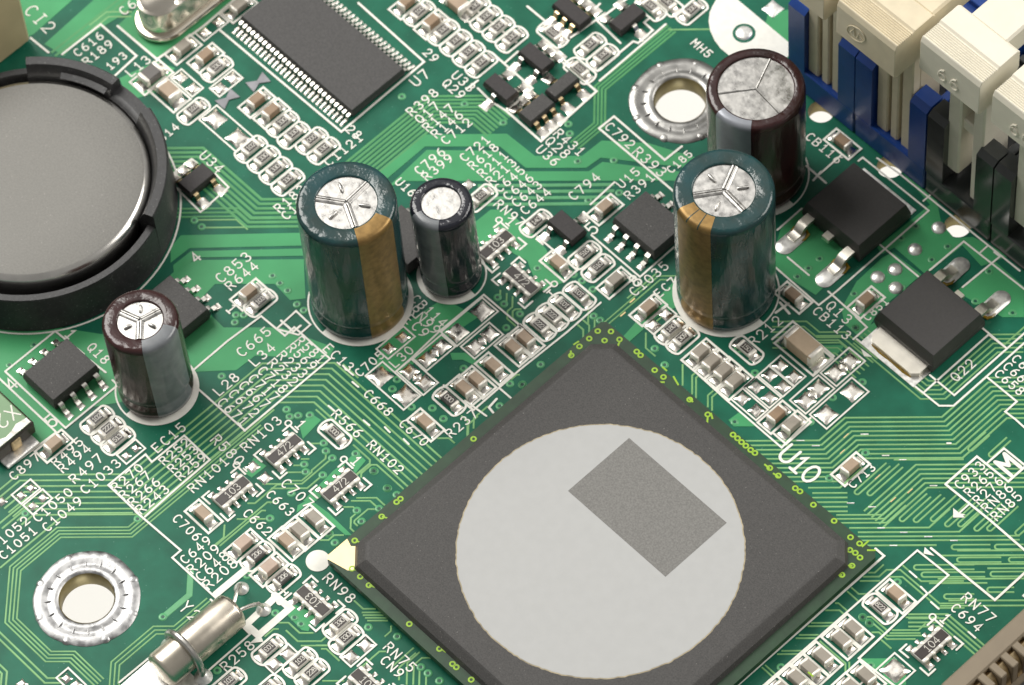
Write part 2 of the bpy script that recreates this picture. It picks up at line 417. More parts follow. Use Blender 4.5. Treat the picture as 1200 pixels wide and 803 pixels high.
def chip_parts(root, kind, code=''):
    L, Wd, H, bm_ = {'tan': (1.62, .84, .80, CTAN), 'brown': (1.62, .84, .80, CTAN2), 'grey': (1.62, .86, .82, CGREY), 'rose': (1.66, .9, .84, CROSE),
                     'bead': (2.0, 1.25, .95, CDARK), 'tan8': (2.0, 1.25, 1.0, CTAN), 'big': (3.15, 1.6, 1.5, CBIG),
                     'res': (1.62, .84, .46, ALUM), 'resd': (1.62, .84, .46, CDARK)}[kind]
    t = .30 if L < 1.8 else (.42 if L < 3 else .52)
    key = (kind,)
    if key not in PROTO:
        d = {}
        b = 0.05
        if kind in ('res', 'resd'):
            d['body'] = MB().cbox(-L / 2 + .03, L / 2 - .03, -Wd / 2, Wd / 2, .04, H, .03).mesh('body')
            d['coat'] = MB().cbox(-L / 2 + t + .05, L / 2 - t - .05, -Wd / 2 + .05, Wd / 2 - .05, H - .02, H + .035, .02).mesh('coating')
        else:
            d['body'] = MB().cbox(-L / 2 + .05, L / 2 - .05, -Wd / 2, Wd / 2, .05, H, .06).mesh('body')
        e = .025
        d['term'] = MB().cbox(L / 2 - t, L / 2 + .01, -Wd / 2 - e, Wd / 2 + e, .02, H + e, .085 if L < 3 else .14).mesh('terminal', True, 50)
        d['sol'] = fillet(Wd * 1.16, .46 if L < 1.8 else .6, H * .62).mesh('solder_joint', True, 60)
        PROTO[key] = d
    d = PROTO[key]
    obj('body', d['body'], bm_, root)
    for k in (0, 1):
        obj('terminal', d['term'], TERM, root, (0, 0, 0), k * PI)
        a = k * PI
        obj('solder_joint', d['sol'], TIN, root, ((L / 2) * math.cos(a), 0, 0), a)
    if 'coat' in d:
        obj('coating', d['coat'], RBLK, root)
        if code:
            ck = ('mark', code)
            if ck not in PROTO:
                mb = MB(); k = len(code); adv = .27
                glyphs(mb, code, (-(k - 1) * adv / 2, 0), (1, 0), (0, 1), adv, .40, .050, H + .042, 0.0012)
                PROTO[ck] = mb.mesh('marking')
            obj('marking', PROTO[ck], RMARK, root)
    return L, Wd
KINDNAME = {'tan': ('chip_capacitor', 'chip capacitor'), 'brown': ('chip_capacitor', 'chip capacitor'), 'grey': ('chip_capacitor', 'chip capacitor'), 'rose': ('chip_capacitor', 'chip capacitor'),
            'bead': ('ferrite_bead', 'ferrite bead'), 'tan8': ('chip_capacitor', 'chip capacitor'), 'big': ('chip_capacitor', 'chip capacitor'),
            'res': ('chip_resistor', 'chip resistor'), 'resd': ('chip_resistor', 'chip resistor')}
ZTOP = {'bead': .95, 'tan8': 1.0, 'big': 1.5, 'res': .47, 'resd': .47}
CHIPS = {}
def outline(c, ang, L, Wd, kind):
    hl, hw = L / 2 + .62, Wd / 2 + .34
    ca, sa = math.cos(ang), math.sin(ang)
    if kind.startswith('res'):
        pts = [(-hl + .35, -hw), (hl - .35, -hw)] + [(hl - .35 + .38 * math.sin(t), -hw * math.cos(t)) for t in [PI * k / 8 for k in range(1, 8)]] + [(hl - .35, hw), (-hl + .35, hw)] + [(-hl + .35 - .38 * math.sin(t), hw * math.cos(t)) for t in [PI * k / 8 for k in range(1, 8)]]
    else: pts = [(-hl, -hw), (hl, -hw), (hl, hw), (-hl, hw)]
    P = [(c.x + ca * x - sa * y, c.y + sa * x + ca * y) for x, y in pts]; P.append(P[0])
    MB().stroke(P, .195, zsilk()).build('silkscreen_outline', SILK, BOARD)
CHIPPOS = []
def chip(kind, axis, px, py, label, group=None, code='', box=True):
    z = ZTOP.get(kind, .82); c = B(px, py, z); nm, cat = KINDNAME[kind]; ang = AX[axis]
    # keep clear of a neighbour placed a hair too close
    key = (kind, code)
    if key in CHIPS:
        r = copy_tree(CHIPS[key], (c.x, c.y, 0), ang, label, group)
    else:
        r = thing(nm, label, cat, (c.x, c.y, 0), ang, group); r['L'] = 0; del r['L']
        CHIPS[key] = r; chip_parts(r, kind, code)
    L, Wd = {'bead': (2, 1.25), 'tan8': (2, 1.25), 'big': (3.15, 1.6)}.get(kind, (1.62, .84))
    if box: outline(c, ang, L, Wd, kind)
    CHIPPOS.append((c, r))
    return r
def row(kind, axis, pts, label, group, code='', box=True):
    ORD = ('first', 'second', 'third', 'fourth', 'fifth', 'sixth', 'seventh')
    for i, p in enumerate(pts):
        k = kind[i] if isinstance(kind, (list, tuple)) else kind
        cd_ = code[i] if isinstance(code, (list, tuple)) else code
        chip(k, axis, p[0], p[1], label.format(ORD[i]), group, cd_, box)
# ---- resistor networks
RNP = {}
def network(axis, px, py, code, label, group=None):
    c = B(px, py, .55); ang = AX[axis]; L, Wd, H = 3.2, 1.5, .52
    if not RNP:
        RNP['body'] = MB().cbox(-L / 2, L / 2, -Wd / 2 + .06, Wd / 2 - .06, .05, H, .04).mesh('body')
        RNP['coat'] = MB().cbox(-L / 2 + .06, L / 2 - .06, -.42, .42, H - .02, H + .04, .02).mesh('coating')
        RNP['t'] = MB().cbox(-.18, .18, .40, Wd / 2 + .03, .03, H + .03, .07).mesh('terminal', True, 50)
        RNP['te'] = MB().cbox(-.29, .29, .40, Wd / 2 + .03, .03, H + .03, .07).mesh('terminal', True, 50)
        RNP['s'] = fillet(.40, .5, .36).mesh('solder_joint', True, 60); RNP['se'] = fillet(.66, .56, .38).mesh('solder_joint', True, 60)
    r = thing('resistor_network', label, 'resistor network', (c.x, c.y, 0), ang, group)
    obj('body', RNP['body'], ALUM, r); obj('coating', RNP['coat'], RBLK, r)
    for sgn in (0, PI):
        for i, x in enumerate((-1.28, -.42, .42, 1.28)):
            e = 'e' if i in (0, 3) else ''
            X = x * math.cos(sgn)
            obj('terminal', RNP['t' + e], TERM, r, (X, 0, 0), sgn)
            yy = (Wd / 2 + .02) * (1 if sgn == 0 else -1)
            obj('solder_joint', RNP['s' + e], TIN, r, (X, yy, 0), PI / 2 if sgn == 0 else -PI / 2)
    if code:
        mb = MB(); glyphs(mb, code, (-.5, 0), (1, 0), (0, 1), .5, .62, .065, H + .048, .0012)
        mb.build('marking', RMARK, r)
    # silk brackets on the board
    ca, sa = math.cos(ang), math.sin(ang)
    def T(x, y): return (c.x + ca * x - sa * y, c.y + sa * x + ca * y)
    hl, hw = 1.95, 1.55
    for sx in (-1, 1):
        for sy in (-1, 1):
            MB().stroke([T(sx * (hl - .02), sy * (hw - .9)), T(sx * hl, sy * hw), T(sx * (hl - .75), sy * hw)], .17, zsilk()).build('silkscreen_outline', SILK, BOARD)
    k = circle_pts(T(hl + .05, hw + .22), .26, 14); k.append(k[0]); MB().stroke(k, .13, zsilk()).build('silkscreen_outline', SILK, BOARD)
    glyphs(MB(), '1', T(hl + .65, hw - .6), (math.cos(ang - PI / 2), math.sin(ang - PI / 2)), (math.cos(ang), math.sin(ang)), 1, .85, .14).build('silkscreen_text', SILK, BOARD)
    return r
# ---- leaded packages
def package(name, label, cat, px, py, axis, L, Wd, H, pins, lead, lw, lt, M=EPOXY, z0=.12, draft=.12, group=None, leadM=None, solder=(.5, .5, .2), center=None, notch=None, shape=(0, 0)):
    c = center or B(px, py, H)
    r = thing(name, label, cat, (c[0], c[1], 0), AX[axis], group)
    mid = z0 + (H - z0) * .5; mb = MB()
    def lv(x, y, z): return [(-x, -y, z), (x, -y, z), (x, y, z), (-x, y, z)]
    V = lv(L / 2 - draft, Wd / 2 - draft, z0) + lv(L / 2, Wd / 2, mid - .06) + lv(L / 2, Wd / 2, mid + .06) + lv(L / 2 - draft, Wd / 2 - draft, H - .03) + lv(L / 2 - draft - .04, Wd / 2 - draft - .04, H)
    Fc = [(0, 3, 2, 1), (16, 17, 18, 19)] + [(k * 4 + i, k * 4 + (i + 1) % 4, k * 4 + 4 + (i + 1) % 4, k * 4 + 4 + i) for k in range(4) for i in range(4)]
    mb.add(V, Fc); body = mb.build('body', M, r)
    lm = MB().sweep_rect([(x, z) for x, z in lead], lw, lt).mesh('lead', True, 40)
    sm = fillet(solder[0], solder[1], solder[2]).mesh('solder_joint', True, 60)
    ex = lead[-1][0]
    for sd, x in pins:
        a = PI / 2 * sd
        obj('lead', lm, leadM or LEAD, r, (x, sd * (Wd / 2 - .03), 0), a)
        if solder[2]: obj('solder_joint', sm, TIN, r, (x, sd * (Wd / 2 - .03 + ex - .02), 0), a)
    return r
SO8LEAD = [(0, .82), (.22, .82), (.34, .78), (.46, .30), (.56, .16), (.98, .13)]
def so8(label, px, py, axis, center=None, name='driver_chip'):
    return package(name, label, 'chip', px, py, axis, 4.9, 3.9, 1.62, [(s, x) for s in (-1, 1) for x in (-1.905, -.635, .635, 1.905)], SO8LEAD, .42, .2, M=EPOXYM, center=center, solder=(.66, .42, .24))
SOTLEAD = [(0, .55), (.16, .55), (.26, .48), (.36, .18), (.46, .10), (.72, .09)]
def sot(label, px, py, axis, pins, L=2.9, Wd=1.5, H=1.05, group=None, M=EPOXYD, leadM=None, lw=.42, sol=(1.0, .82, .24)):
    return package('transistor' if len(pins) == 3 else 'small_chip', label, 'transistor' if len(pins) == 3 else 'chip', px, py, axis, L, Wd, H, pins, SOTLEAD, lw, .14, M=M, z0=.06, draft=.1, group=group, leadM=leadM, solder=sol)
# ---- aluminium electrolytic capacitors
def electrolytic(label, px, py, dia, h, sleeveM, stripeM, discr, stripe, vent=True, vrot=0.0, base=None, tilt=(0, 0), ringside=None, center=None, nick=True, stripe_lines=False, flatvent=False):
    c = center or B(px, py); R = dia / 2
    r = thing('electrolytic_capacitor', label, 'capacitor', (c[0], c[1], 0)); r.rotation_euler = (tilt[0], tilt[1], 0)
    prof = [(R - .7, .06), (R - .35, .10), (R - .08, .35), (R - .02, .8), (R - .03, 1.35), (R - .14, 1.75), (R - .15, 1.95), (R - .02, 2.35), (R, 2.8), (R, h - .6), (R - .02, h - .36), (R - .11, h - .14), (R - .28, h - .03), (R - .5, h), (discr + .12, h + .0), (discr, h - .05), (discr - .02, h - .2)]
    MB().lathe(prof, n=72).build('sleeve', sleeveM, r, True, 60)
    if stripe:
        a0, a1 = stripe; e = .018
        pr = [(rr + e * (1 if i < 13 else .3), zz + (e if i >= 12 else 0)) for i, (rr, zz) in enumerate(prof[1:15])]
        st = MB().lathe(pr, n=16, a0=a0, a1=a1).build('stripe', stripeM, r, True, 60)
        if stripe_lines:
            for f in (.36, .68):
                a = a0 + (a1 - a0) * f; pr2 = [(rr + .012, zz + .012) for rr, zz in pr[9:]]
                MB().lathe(pr2, n=2, a0=a - .012, a1=a + .012).build('stripe_line', sleeveM, st, True, 60)
    al = mat('can_aluminium', (0.47, 0.46, 0.44), 0.38, 0.95, noise=0.2, nscale=1700, bump=0.8, bscale=2600, rvar=0.15)
    zt = h - .16
    top = MB().lathe([(discr + .02, zt), (discr * .5, zt + .01), (0.001, zt + .012)], n=48).build('can_top', al, r, True, 60)
    if vent:
        for k in range(3):
            a = vrot + k * 2 * PI / 3
            d = Vector((math.cos(a), math.sin(a))); n = Vector((-d.y, d.x)); mb = MB(); w = .19
            # embossed score: two raised lips beside a groove
            for s_ in (-1, 1):
                V = []
                for t in (0.12, discr - .04):
                    p = d * t
                    for off, zz in ((.0, .0), (.05, .15), (.15, .17), (w + .14, .0)): q = p + n * (off * s_); V.append((q.x, q.y, zt + zz + .012))
                mb.add(V, [(i, i + 1, i + 5, i + 4) for i in range(3)])
            mb.build('vent_score', al, top, True, 60)
            if nick:
                a2 = a + PI / 3; p0 = Vector((math.cos(a2), math.sin(a2))) * (discr * .42); p1 = Vector((math.cos(a2), math.sin(a2))) * (discr * .80)
                pts = [(p0.x + (p1.x - p0.x) * t, p0.y + (p1.y - p0.y) * t, zt + .09) for t in (0, .2, .8, 1)]
                MB().tube(pts, [.08, .15, .15, .08], 8).build('vent_nick', al, top, True, 60)
    elif flatvent:
        for k in range(3):
            a = vrot + k * 2 * PI / 3; d = Vector((math.cos(a), math.sin(a))); 
            MB().tube([(d.x * t, d.y * t, zt + .02) for t in (0.02, discr * .5, discr - .03)], .11, 6).build('vent_score', al, top, True, 60)
    MB().lathe([(0.01, .02), (R - .75, .02), (R - .7, .09)], n=40).build('rubber_bung', EPOXYD, r)
    # printed ring on the board
    if ringside is not None:
        k = circle_pts((c[0], c[1]), R + .27, 64); k.append(k[0]); MB().stroke(k, .14, zsilk()).build('silkscreen_outline', SILK, BOARD)
        half = [(c[0] + (R + .30) * math.cos(ringside - PI / 2 + PI * i / 32), c[1] + (R + .30) * math.sin(ringside - PI / 2 + PI * i / 32)) for i in range(33)]
        inner = [(c[0] + (R - .5) * math.cos(ringside - PI / 2 + PI * i / 32), c[1] + (R - .5) * math.sin(ringside - PI / 2 + PI * i / 32)) for i in range(33)]
        mb = MB(); z = zsilk(); V = [(x, y, z) for x, y in half] + [(x, y, z) for x, y in inner]
        mb.add(V, [(i, i + 1, 34 + i, 33 + i) for i in range(32)]); mb.build('silkscreen_ring', SILK, BOARD)
    return r
# ---- bare solder lands on the board
def land(px, py, sx=.72, sy=.72, h=.13, rz=0.0, pinch=.07, M=TIN, z=0):
    sx *= 1.2; sy *= 1.2; c = B(px, py); n = 9; V = []
    for i in range(n):
        for j in range(n):
            u, v = 2 * i / (n - 1) - 1, 2 * j / (n - 1) - 1
            x = u * (1 - pinch * (1 - v * v)) * sx / 2; y = v * (1 - pinch * (1 - u * u)) * sy / 2
            e = (1 - abs(u) ** 3) * (1 - abs(v) ** 3)
            jit = 1 + .12 * math.sin(px * 1.7 + 3 * u + 2.1 * v)
            V.append((x, y, .02 + h * jit * e ** .55))
    Fc = [(i * n + j, (i + 1) * n + j, (i + 1) * n + j + 1, i * n + j + 1) for i in range(n - 1) for j in range(n - 1)]
    o = MB().add(V, Fc).build('solder_land', M, BOARD, True, 80)
    o.location = (c.x * MM, c.y * MM, z); o.rotation_euler.z = rz
    return o
def lands(pts, **k):
    for p in pts: land(p[0], p[1], **k)
def landbox(p, q, axis, w=.72, e=.62, width=.15):
    a, b = B(*p).xy, B(*q).xy; c = (a + b) / 2
    hl = (a - b).length / 2 + e; hw = w
    ca, sa = math.cos(AX[axis]), math.sin(AX[axis])
    P = [(c.x + ca * x - sa * y, c.y + sa * x + ca * y) for x, y in ((-hl, -hw), (hl, -hw), (hl, hw), (-hl, hw), (-hl, -hw))]
    MB().stroke(P, width, zsilk()).build('silkscreen_outline', SILK, BOARD)
_via = {}
def via(px, py, r=.36):
    c = B(px, py)
    if 'm' not in _via:
        _via['m'] = MB().lathe([(r, .0), (r - .03, .038), (r * .42, .038), (r * .30, .012), (0.001, .006)], n=18).mesh('via', True, 60)
        _via['h'] = MB().lathe([(r * .40, .0395), (0.001, .0395)], n=12).mesh('via_hole')
    o = obj('via', _via['m'], VIAM, BOARD, (c.x, c.y, 0)); obj('via_hole', _via['h'], HOLE, o)
# ================================================================== LARGE PARTS
# ---- mounting pads round the two holes
def mounting_pad(c, M, seed):
    rnd = random.Random(seed); mb = MB(); n = 96; prof = []
    prof0 = [(2.25, -1.5), (2.26, .10), (2.42, .20), (2.75, .19), (2.95, .09), (3.25, .08), (3.5, .20), (3.8, .17), (4.15, .13), (4.30, .03)]
    V = []; P = len(prof0)
    for i in range(n):
        a = 2 * PI * i / n; wob = 1 + .012 * math.sin(3 * a + seed) + .008 * math.sin(7 * a)
        for k, (r, z) in enumerate(prof0):
            rr = r * (wob if k > 5 else 1); zz = z + (rnd.random() * .03 if 1 < k < 9 else 0)
            V.append((rr * math.cos(a), rr * math.sin(a), zz))
    Fc = [(i * P + q, ((i + 1) % n) * P + q, ((i + 1) % n) * P + q + 1, i * P + q + 1) for i in range(n) for q in range(P - 1)]
    o = mb.add(V, Fc).build('mounting_pad', M, BOARD, True, 50); o.location = (c[0] * MM, c[1] * MM, 0)
    for k in range(8):
        a = 2 * PI * (k + .5) / 8 + .05
        MB().lathe([(.46, .02), (.38, .13), (.2, .19), (.001, .205)], c=(3.92 * math.cos(a), 3.92 * math.sin(a)), n=16).build('solder_bump', M, o, True, 70)
    for k in range(16):
        a = 2 * PI * k / 16 + .1; d = Vector((math.cos(a), math.sin(a)))
        MB().tube([(d.x * t, d.y * t, .13 + z) for t, z in ((2.7, .03), (3.05, .05), (3.45, .03))], [.02, .075, .02], 6).build('solder_ridge', M, o, True, 70)
    # plated barrel lip
    MB().lathe([(2.18, -1.58), (2.18, .04), (2.26, .11)], n=64).build('hole_barrel', mat('olive_hole_wall', (0.20, 0.165, 0.07), .4, .4, noise=.4, nscale=500), o, True, 50)
    return o
mounting_pad(RING1, mat('wiped_solder', (0.44, 0.44, 0.44), .46, 1.0, noise=.3, nscale=1300, bump=.6, bscale=1500, rvar=.16, bdist=.00005), 1)
mounting_pad(RING2, mat('dull_solder', (0.34, 0.335, 0.32), .34, 1.0, noise=.25, nscale=500, bump=.6, bscale=800, rvar=.12), 2)
# ---- the large square chip (ball grid array)
def bga():
    r = thing('large_square_chip', 'large square matt black chip with a silver printed disc and grey rectangle', 'chip')
    sub = mat('dark_green_substrate', (0.012, 0.042, 0.016), .4, noise=.2, nscale=900, bump=.15, bscale=3000)
    h = 15.5
    def sq(a, k): return [(-a + k, -a), (a - k, -a), (a, -a + k), (a, a - k), (a - k, a), (-a + k, a), (-a, a - k), (-a, -a + k)]
    s_ = MB().prism(sq(h, .35), .55, 1.25).build('substrate', sub, r)
    mb = MB(); 
    L = [(14.55, 1.5, 1.252), (14.35, 1.45, 1.75), (13.75, 1.15, 2.20), (13.62, 1.12, 2.28), (13.45, 1.05, 2.30)]
    V = []; 
    for a, k, z in L: V += [(x, y, z) for x, y in sq(a, k)]
    Fc = [tuple(32 + i for i in range(8))] + [(l * 8 + i, l * 8 + (i + 1) % 8, l * 8 + 8 + (i + 1) % 8, l * 8 + 8 + i) for l in range(4) for i in range(8)]
    cap = mb.add(V, Fc).build('mould_cap', EPOXYM, r)
    dm = mat('silver_print', (0.395, 0.40, 0.395), .55, .0, noise=.02, nscale=1200, bump=.12, bscale=2500)
    rag = []
    rnd = random.Random(3)
    for i in range(260):
        a = 2 * PI * i / 260; rr = 11.36 + rnd.uniform(-.05, .045); rag.append((rr * math.cos(a), rr * math.sin(a)))
    edge = MB().prism([(x * 1.0085, y * 1.0085) for x, y in rag], 2.301, 2.306).build('disc_edge', mat('tan_print_edge', (0.33, 0.28, 0.18), .6, noise=.3, nscale=1500), cap)
    disc = MB().prism(rag, 2.304, 2.318).build('printed_disc', dm, r)
    MB().prism([(-5.62, 1.9), (5.4, 1.9), (5.4, 8.72), (-5.62, 8.72)], 2.316, 2.325).build('grey_patch', mat('speckled_grey_print', (0.165, 0.162, 0.152), .55, .1, noise=.2, nscale=7000, bump=.3, bscale=5000), disc)
    # gold corner mark (pin one)
    g = [(-15.42, -15.42), (-15.42, -13.6), (-14.9, -13.75), (-14.1, -12.75), (-13.6, -13.6), (-12.9, -14.25)]
    MB().prism([(-15.46, -15.25), (-15.46, -13.1), (-14.75, -13.35), (-14.5, -13.1), (-12.95, -14.62), (-13.35, -15.02), (-15.25, -15.46)], 1.22, 1.27).build('gold_corner', GOLD, r)
    # solder balls along the two near sides, mostly in shade
    bmesh_ = MB().lathe([(.02, .05), (.28, .12), (.38, .3), (.28, .5), (.02, .58)], n=12).mesh('solder_ball', True, 60)
    for i in range(22):
        t = -13.4 + i * 1.27
        obj('solder_ball', bmesh_, TIN, r, (t, -14.3, 0)); obj('solder_ball', bmesh_, TIN, r, (14.3, t + .2, 0))
    YG = mat('yellow_green_mask_ring', (0.30, 0.50, 0.035), .35, noise=.1)
    ring = MB().lathe([(.27, 1.25), (.26, 1.275), (.13, 1.275), (.12, 1.25)], n=18).mesh('via_ring', True, 50)
    rp = [crop(660, 370, 10)(*q) for q in [(405, 182), (560, 187), (305, 270), (485, 293), (190, 362), (95, 467), (660, 280), (862, 422), (907, 465), (1072, 640), (1175, 720)]]
    rp += [crop(800, 400, 4.015)(*q) for q in [(33, 275), (118, 345), (237, 440), (258, 457), (277, 475), (297, 492), (320, 512), (340, 526), (410, 597), (450, 633), (530, 692), (552, 707), (615, 770)]]
    rp += [crop(800, 600, 3.955)(*q) for q in [(702, 42), (778, 118), (820, 147), (775, 177), (800, 190), (822, 212), (785, 250), (738, 292)]]
    rp += [crop(400, 600, 3.955)(*q) for q in [(62, 133), (50, 263), (88, 300), (128, 340), (315, 520), (455, 635), (515, 705), (533, 720), (602, 778), (187, 22)]]
    rp += [crop(400, 400, 4.015)(*q) for q in [(260, 757), (278, 742), (622, 460)]]
    for p in rp:
        c = B(*p, 1.25); obj('via_ring', ring, YG, s_, (c.x, c.y, 0))
    # short exposed trace tails running from rings under the cap
    for p, dx, dy in [((678.5, 400), -.1, -.7), ((726, 401), .35, -.7), ((669, 411), .45, -.45), ((779, 448), -.5, -.5), ((829.5, 488), .5, -.6), ((912.5, 559), -.7, -.1), ((902, 549.5), -.75, 0), ((953, 793), -.7, 0), ((417, 634), .7, .3), ((415, 667), .7, .3), ((432.5, 686), .6, .3), ((517, 760.5), .6, .1), ((995.5, 644), -.5, -.35), ((999, 663.5), -1.1, -.8), ((987, 674), -.7, -.6), ((447.5, 605.5), .6, .3)]:
        c = B(*p, 1.25); MB().ridge([(c.x, c.y), (c.x + dx * .8, c.y + dy * .8)], .16, 1.25, .02).build('via_tail', YG, s_)
    for p, d in [((776, 430), (.55, 0)), ((789, 441), (.9, -.3)), ((806, 466), (.6, 0)), ((833, 484), (.5, -.3)), ((1016, 645), (.5, .5)), ((1010, 641), (0, .8))]:
        c = B(*p, 1.25); MB().ridge([(c.x, c.y), (c.x + d[0], c.y + d[1])], .16, 1.25, .02).build('via_tail', YG, s_)
    return r
bga()
# ---- thin small outline chip with 28 leads a side
TS = [(0, .52), (.25, .52), (.36, .48), (.46, .18), (.55, .09), (.95, .08)]
package('memory_chip', 'long flat black chip with rows of fine silver leads on both sides', 'chip', 0, 0, 'u', 14.0, 6.1, 1.1, [(s, -6.75 + .5 * i) for s in (-1, 1) for i in range(28)], TS, .25, .15, M=EPOXY, center=(-52.3, 18.05), solder=(.32, .34, .12), z0=.08, draft=.08)
# ---- eight lead chips
so8('square black eight-lead chip beside the gold-striped teal capacitor standing in the ring EC7', 0, 0, 'u', (-19.42, 24.65))
so8('black eight-lead chip with printed Q18 beside it', 0, 0, 'v', (-43.55, -19.0))
so8('black eight-lead chip partly hidden by the small maroon capacitor', 0, 0, 'u', tuple(B(202, 358, 1.62).xy))
so8('black eight-lead chip squeezed between the gold-striped teal capacitor and the small black capacitor', 0, 0, 'u', tuple(B(474, 275, 1.62).xy))
# ---- power transistors with tab
def dpak(label, c, rz, tl=0.0):
    r = thing('power_transistor', label, 'transistor', (c[0], c[1], 0), rz)
    M = EPOXY_P; V = []
    def lv(x, y0, y1, z): return [(-x, y0, z), (x, y0, z), (x, y1, z), (-x, y1, z)]
    for x, y0, y1, z in ((3.15, -2.95, 2.95, .12), (3.3, -3.05, 3.0, .55), (3.3, -3.05, 3.0, 1.15), (2.98, -2.82, 2.72, 2.27), (2.94, -2.78, 2.68, 2.30)): V += lv(x, y0, y1, z)
    Fc = [(0, 3, 2, 1), (16, 17, 18, 19)] + [(k * 4 + i, k * 4 + (i + 1) % 4, k * 4 + 4 + (i + 1) % 4, k * 4 + 4 + i) for k in range(4) for i in range(4)]
    b = MB().add(V, Fc).build('body', M, r)
    tab = [(-2.65, 2.5), (2.65, 2.5), (2.65, 3.95 - tl), (2.15, 4.45 - tl), (-2.15, 4.45 - tl), (-2.65, 3.95 - tl)]
    MB().prism(tab, .08, .60).build('tab', mat('tinned_tab', (0.83, 0.79, 0.70), .38, 1.0, noise=.08, nscale=900), r)
    MB().cbox(-3.0, 3.0, 2.6, 5.0 - tl, .02, .075, .02).build('tab_land', TINM, r)
    MB().tube([(-2.2, 4.47 - tl, .1), (-1.4, 4.55 - tl, .12), (0, 4.52 - tl, .11), (1.3, 4.56 - tl, .1), (2.2, 4.46 - tl, .1)], [.04, .09, .06, .09, .04], 6).build('flux_residue', FLUX, r, True)
    ld = [(0, 1.05), (.85, 1.05), (1.15, .98), (1.5, .5), (1.75, .32), (2.45, .30)]
    lm = MB().sweep_rect(ld, .84, .5 * .9).mesh('lead', True, 40)
    for x in (-2.29, 2.29):
        obj('lead', lm, mat('tinned_tab', (0, 0, 0)), r, (x, -2.95, 0), -PI / 2)
        so = MB(); pad = [(x + sx * .75 * math.cos(t) if False else x + .78 * math.cos(t), (-4.55 if math.sin(t) > 0 else -6.1) + .78 * math.sin(t)) for t in [2 * PI * k / 28 for k in range(28)]]
        so.prism(pad, .015, .07)
        # domed solder
        P = MB(); V2 = []; n = 28; lay = [(1.0, .07), (.86, .17), (.6, .25), (.3, .29)]
        for s_, z in lay: V2 += [(x + (p[0] - x) * s_, -5.3 + (p[1] + 5.3) * s_, z) for p in pad]
        F2 = [(l * n + i, l * n + (i + 1) % n, l * n + n + (i + 1) % n, l * n + n + i) for l in range(3) for i in range(n)] + [tuple(3 * n + i for i in range(n))]
        P.add(V2, F2); P.v += []; j = obj('solder_joint', P.mesh('solder_joint', True, 60), TINM, r)
        MB().tube([(x - .62, -4.9, .1), (x - .7, -4.3, .14), (x - .5, -3.9, .14), (x + .1, -3.75, .12), (x + .6, -3.95, .14), (x + .72, -4.5, .12), (x + .62, -4.9, .1)], [.04, .12, .15, .1, .16, .1, .04], 8).build('flux_residue', FLUX, r, True)
    MB().cbox(-.4, .4, -3.75, -2.9, .72, 1.18, .03).build('cut_lead', mat('tinned_tab', (0, 0, 0)), r)
    return r
EPOXY_P = mat('smooth_black_epoxy', (0.030, 0.028, 0.027), .5, noise=.1, nscale=4000, bump=.25, bscale=9000)
dpak('black power transistor with leads reaching toward the gold-striped capacitor, beside the blue socket', (-8.15, 37.45), 0, 1.0)
dpak('black power transistor with broad bright metal tab, printed Q22 beside it', (3.4, 34.0), PI)
# ---- electrolytic capacitors
TEAL = mat('teal_sleeve', (0.008, 0.052, 0.057), .2, col2=(0.017, 0.036, 0.032), nscale=420, bump=.5, bscale=900, spec=.55, bdist=.00028, stretch=(1, 1, .2))
MAROON = mat('maroon_sleeve', (0.046, 0.015, 0.015), .22, col2=(0.026, 0.011, 0.010), nscale=420, bump=.5, bscale=900, spec=.5, bdist=.00028, stretch=(1, 1, .2))
BLACKS = mat('blue_black_sleeve', (0.012, 0.013, 0.020), .16, noise=.2, nscale=300, bump=.5, bscale=900, spec=.55, bdist=.00028, stretch=(1, 1, .2))
GOLDST = mat('gold_stripe', (0.26, 0.16, 0.055), .38, .65, noise=.22, nscale=1600, spec=.5)
GREYST = mat('grey_stripe', (0.30, 0.315, 0.35), .3, .35, noise=.08, nscale=900, spec=.5)
GREYST2 = mat('slate_stripe', (0.15, 0.16, 0.17), .22, noise=.15, nscale=900, spec=.55)
def ang(px, py, c, z):  # board angle of a pixel seen from a capacitor axis at height z
    p = B(px, py, z); return math.atan2(p.y - c[1], p.x - c[0])
cEC13 = B(422.5, 352.5); cEC7 = B(851, 341.5); cRED = B(184, 456); cBLK = B(529.5, 322); cMAR = B(887, 204)
def stripe_of(c, h, p, q):
    a, b = ang(*p, c, h), ang(*q, c, h)
    if b < a: b += 2 * PI
    return (a, b)
electrolytic('teal capacitor with plain gold stripe in ring EC13 beside the small black capacitor', 0, 0, 8.1, 15.0, TEAL, GOLDST, 2.5, stripe_of(cEC13, 15, (418, 279), (458, 256)), vrot=ang(431, 213, cEC13, 15), center=cEC13, ringside=0)
electrolytic('teal capacitor with black-lined gold stripe in ring EC7 in front of the maroon capacitor', 0, 0, 8.15, 15.3, TEAL, GOLDST, 2.5, stripe_of(cEC7, 15.3, (798, 243), (834, 267)), vrot=ang(862, 192, cEC7, 15.3), center=cEC7, ringside=-PI / 2, stripe_lines=True)
electrolytic('large maroon capacitor with grey stripe beside the blue socket', 0, 0, 8.1, 12.8, MAROON, GREYST, 3.1, stripe_of(cMAR, 12.8, (838, 133), (879, 158)), vent=False, flatvent=True, vrot=ang(899, 75, cMAR, 12.8), center=cMAR, ringside=-PI / 2)
electrolytic('small maroon capacitor with grey stripe leaning beside the coin cell holder', 0, 0, 6.25, 10.2, MAROON, GREYST2, 1.85, stripe_of(cRED, 10.2, (170, 416), (205, 388)), vrot=ang(150, 372, cRED, 10.2), center=cRED, ringside=0, tilt=(-.012, -.045))
electrolytic('small black capacitor with slate stripe and plain speckled silver top', 0, 0, 5.15, 10.9, BLACKS, GREYST2, 1.6, stripe_of(cBLK, 10.9, (484, 253), (517, 268)), vent=False, center=cBLK, ringside=-PI / 2, tilt=(.01, -.02))
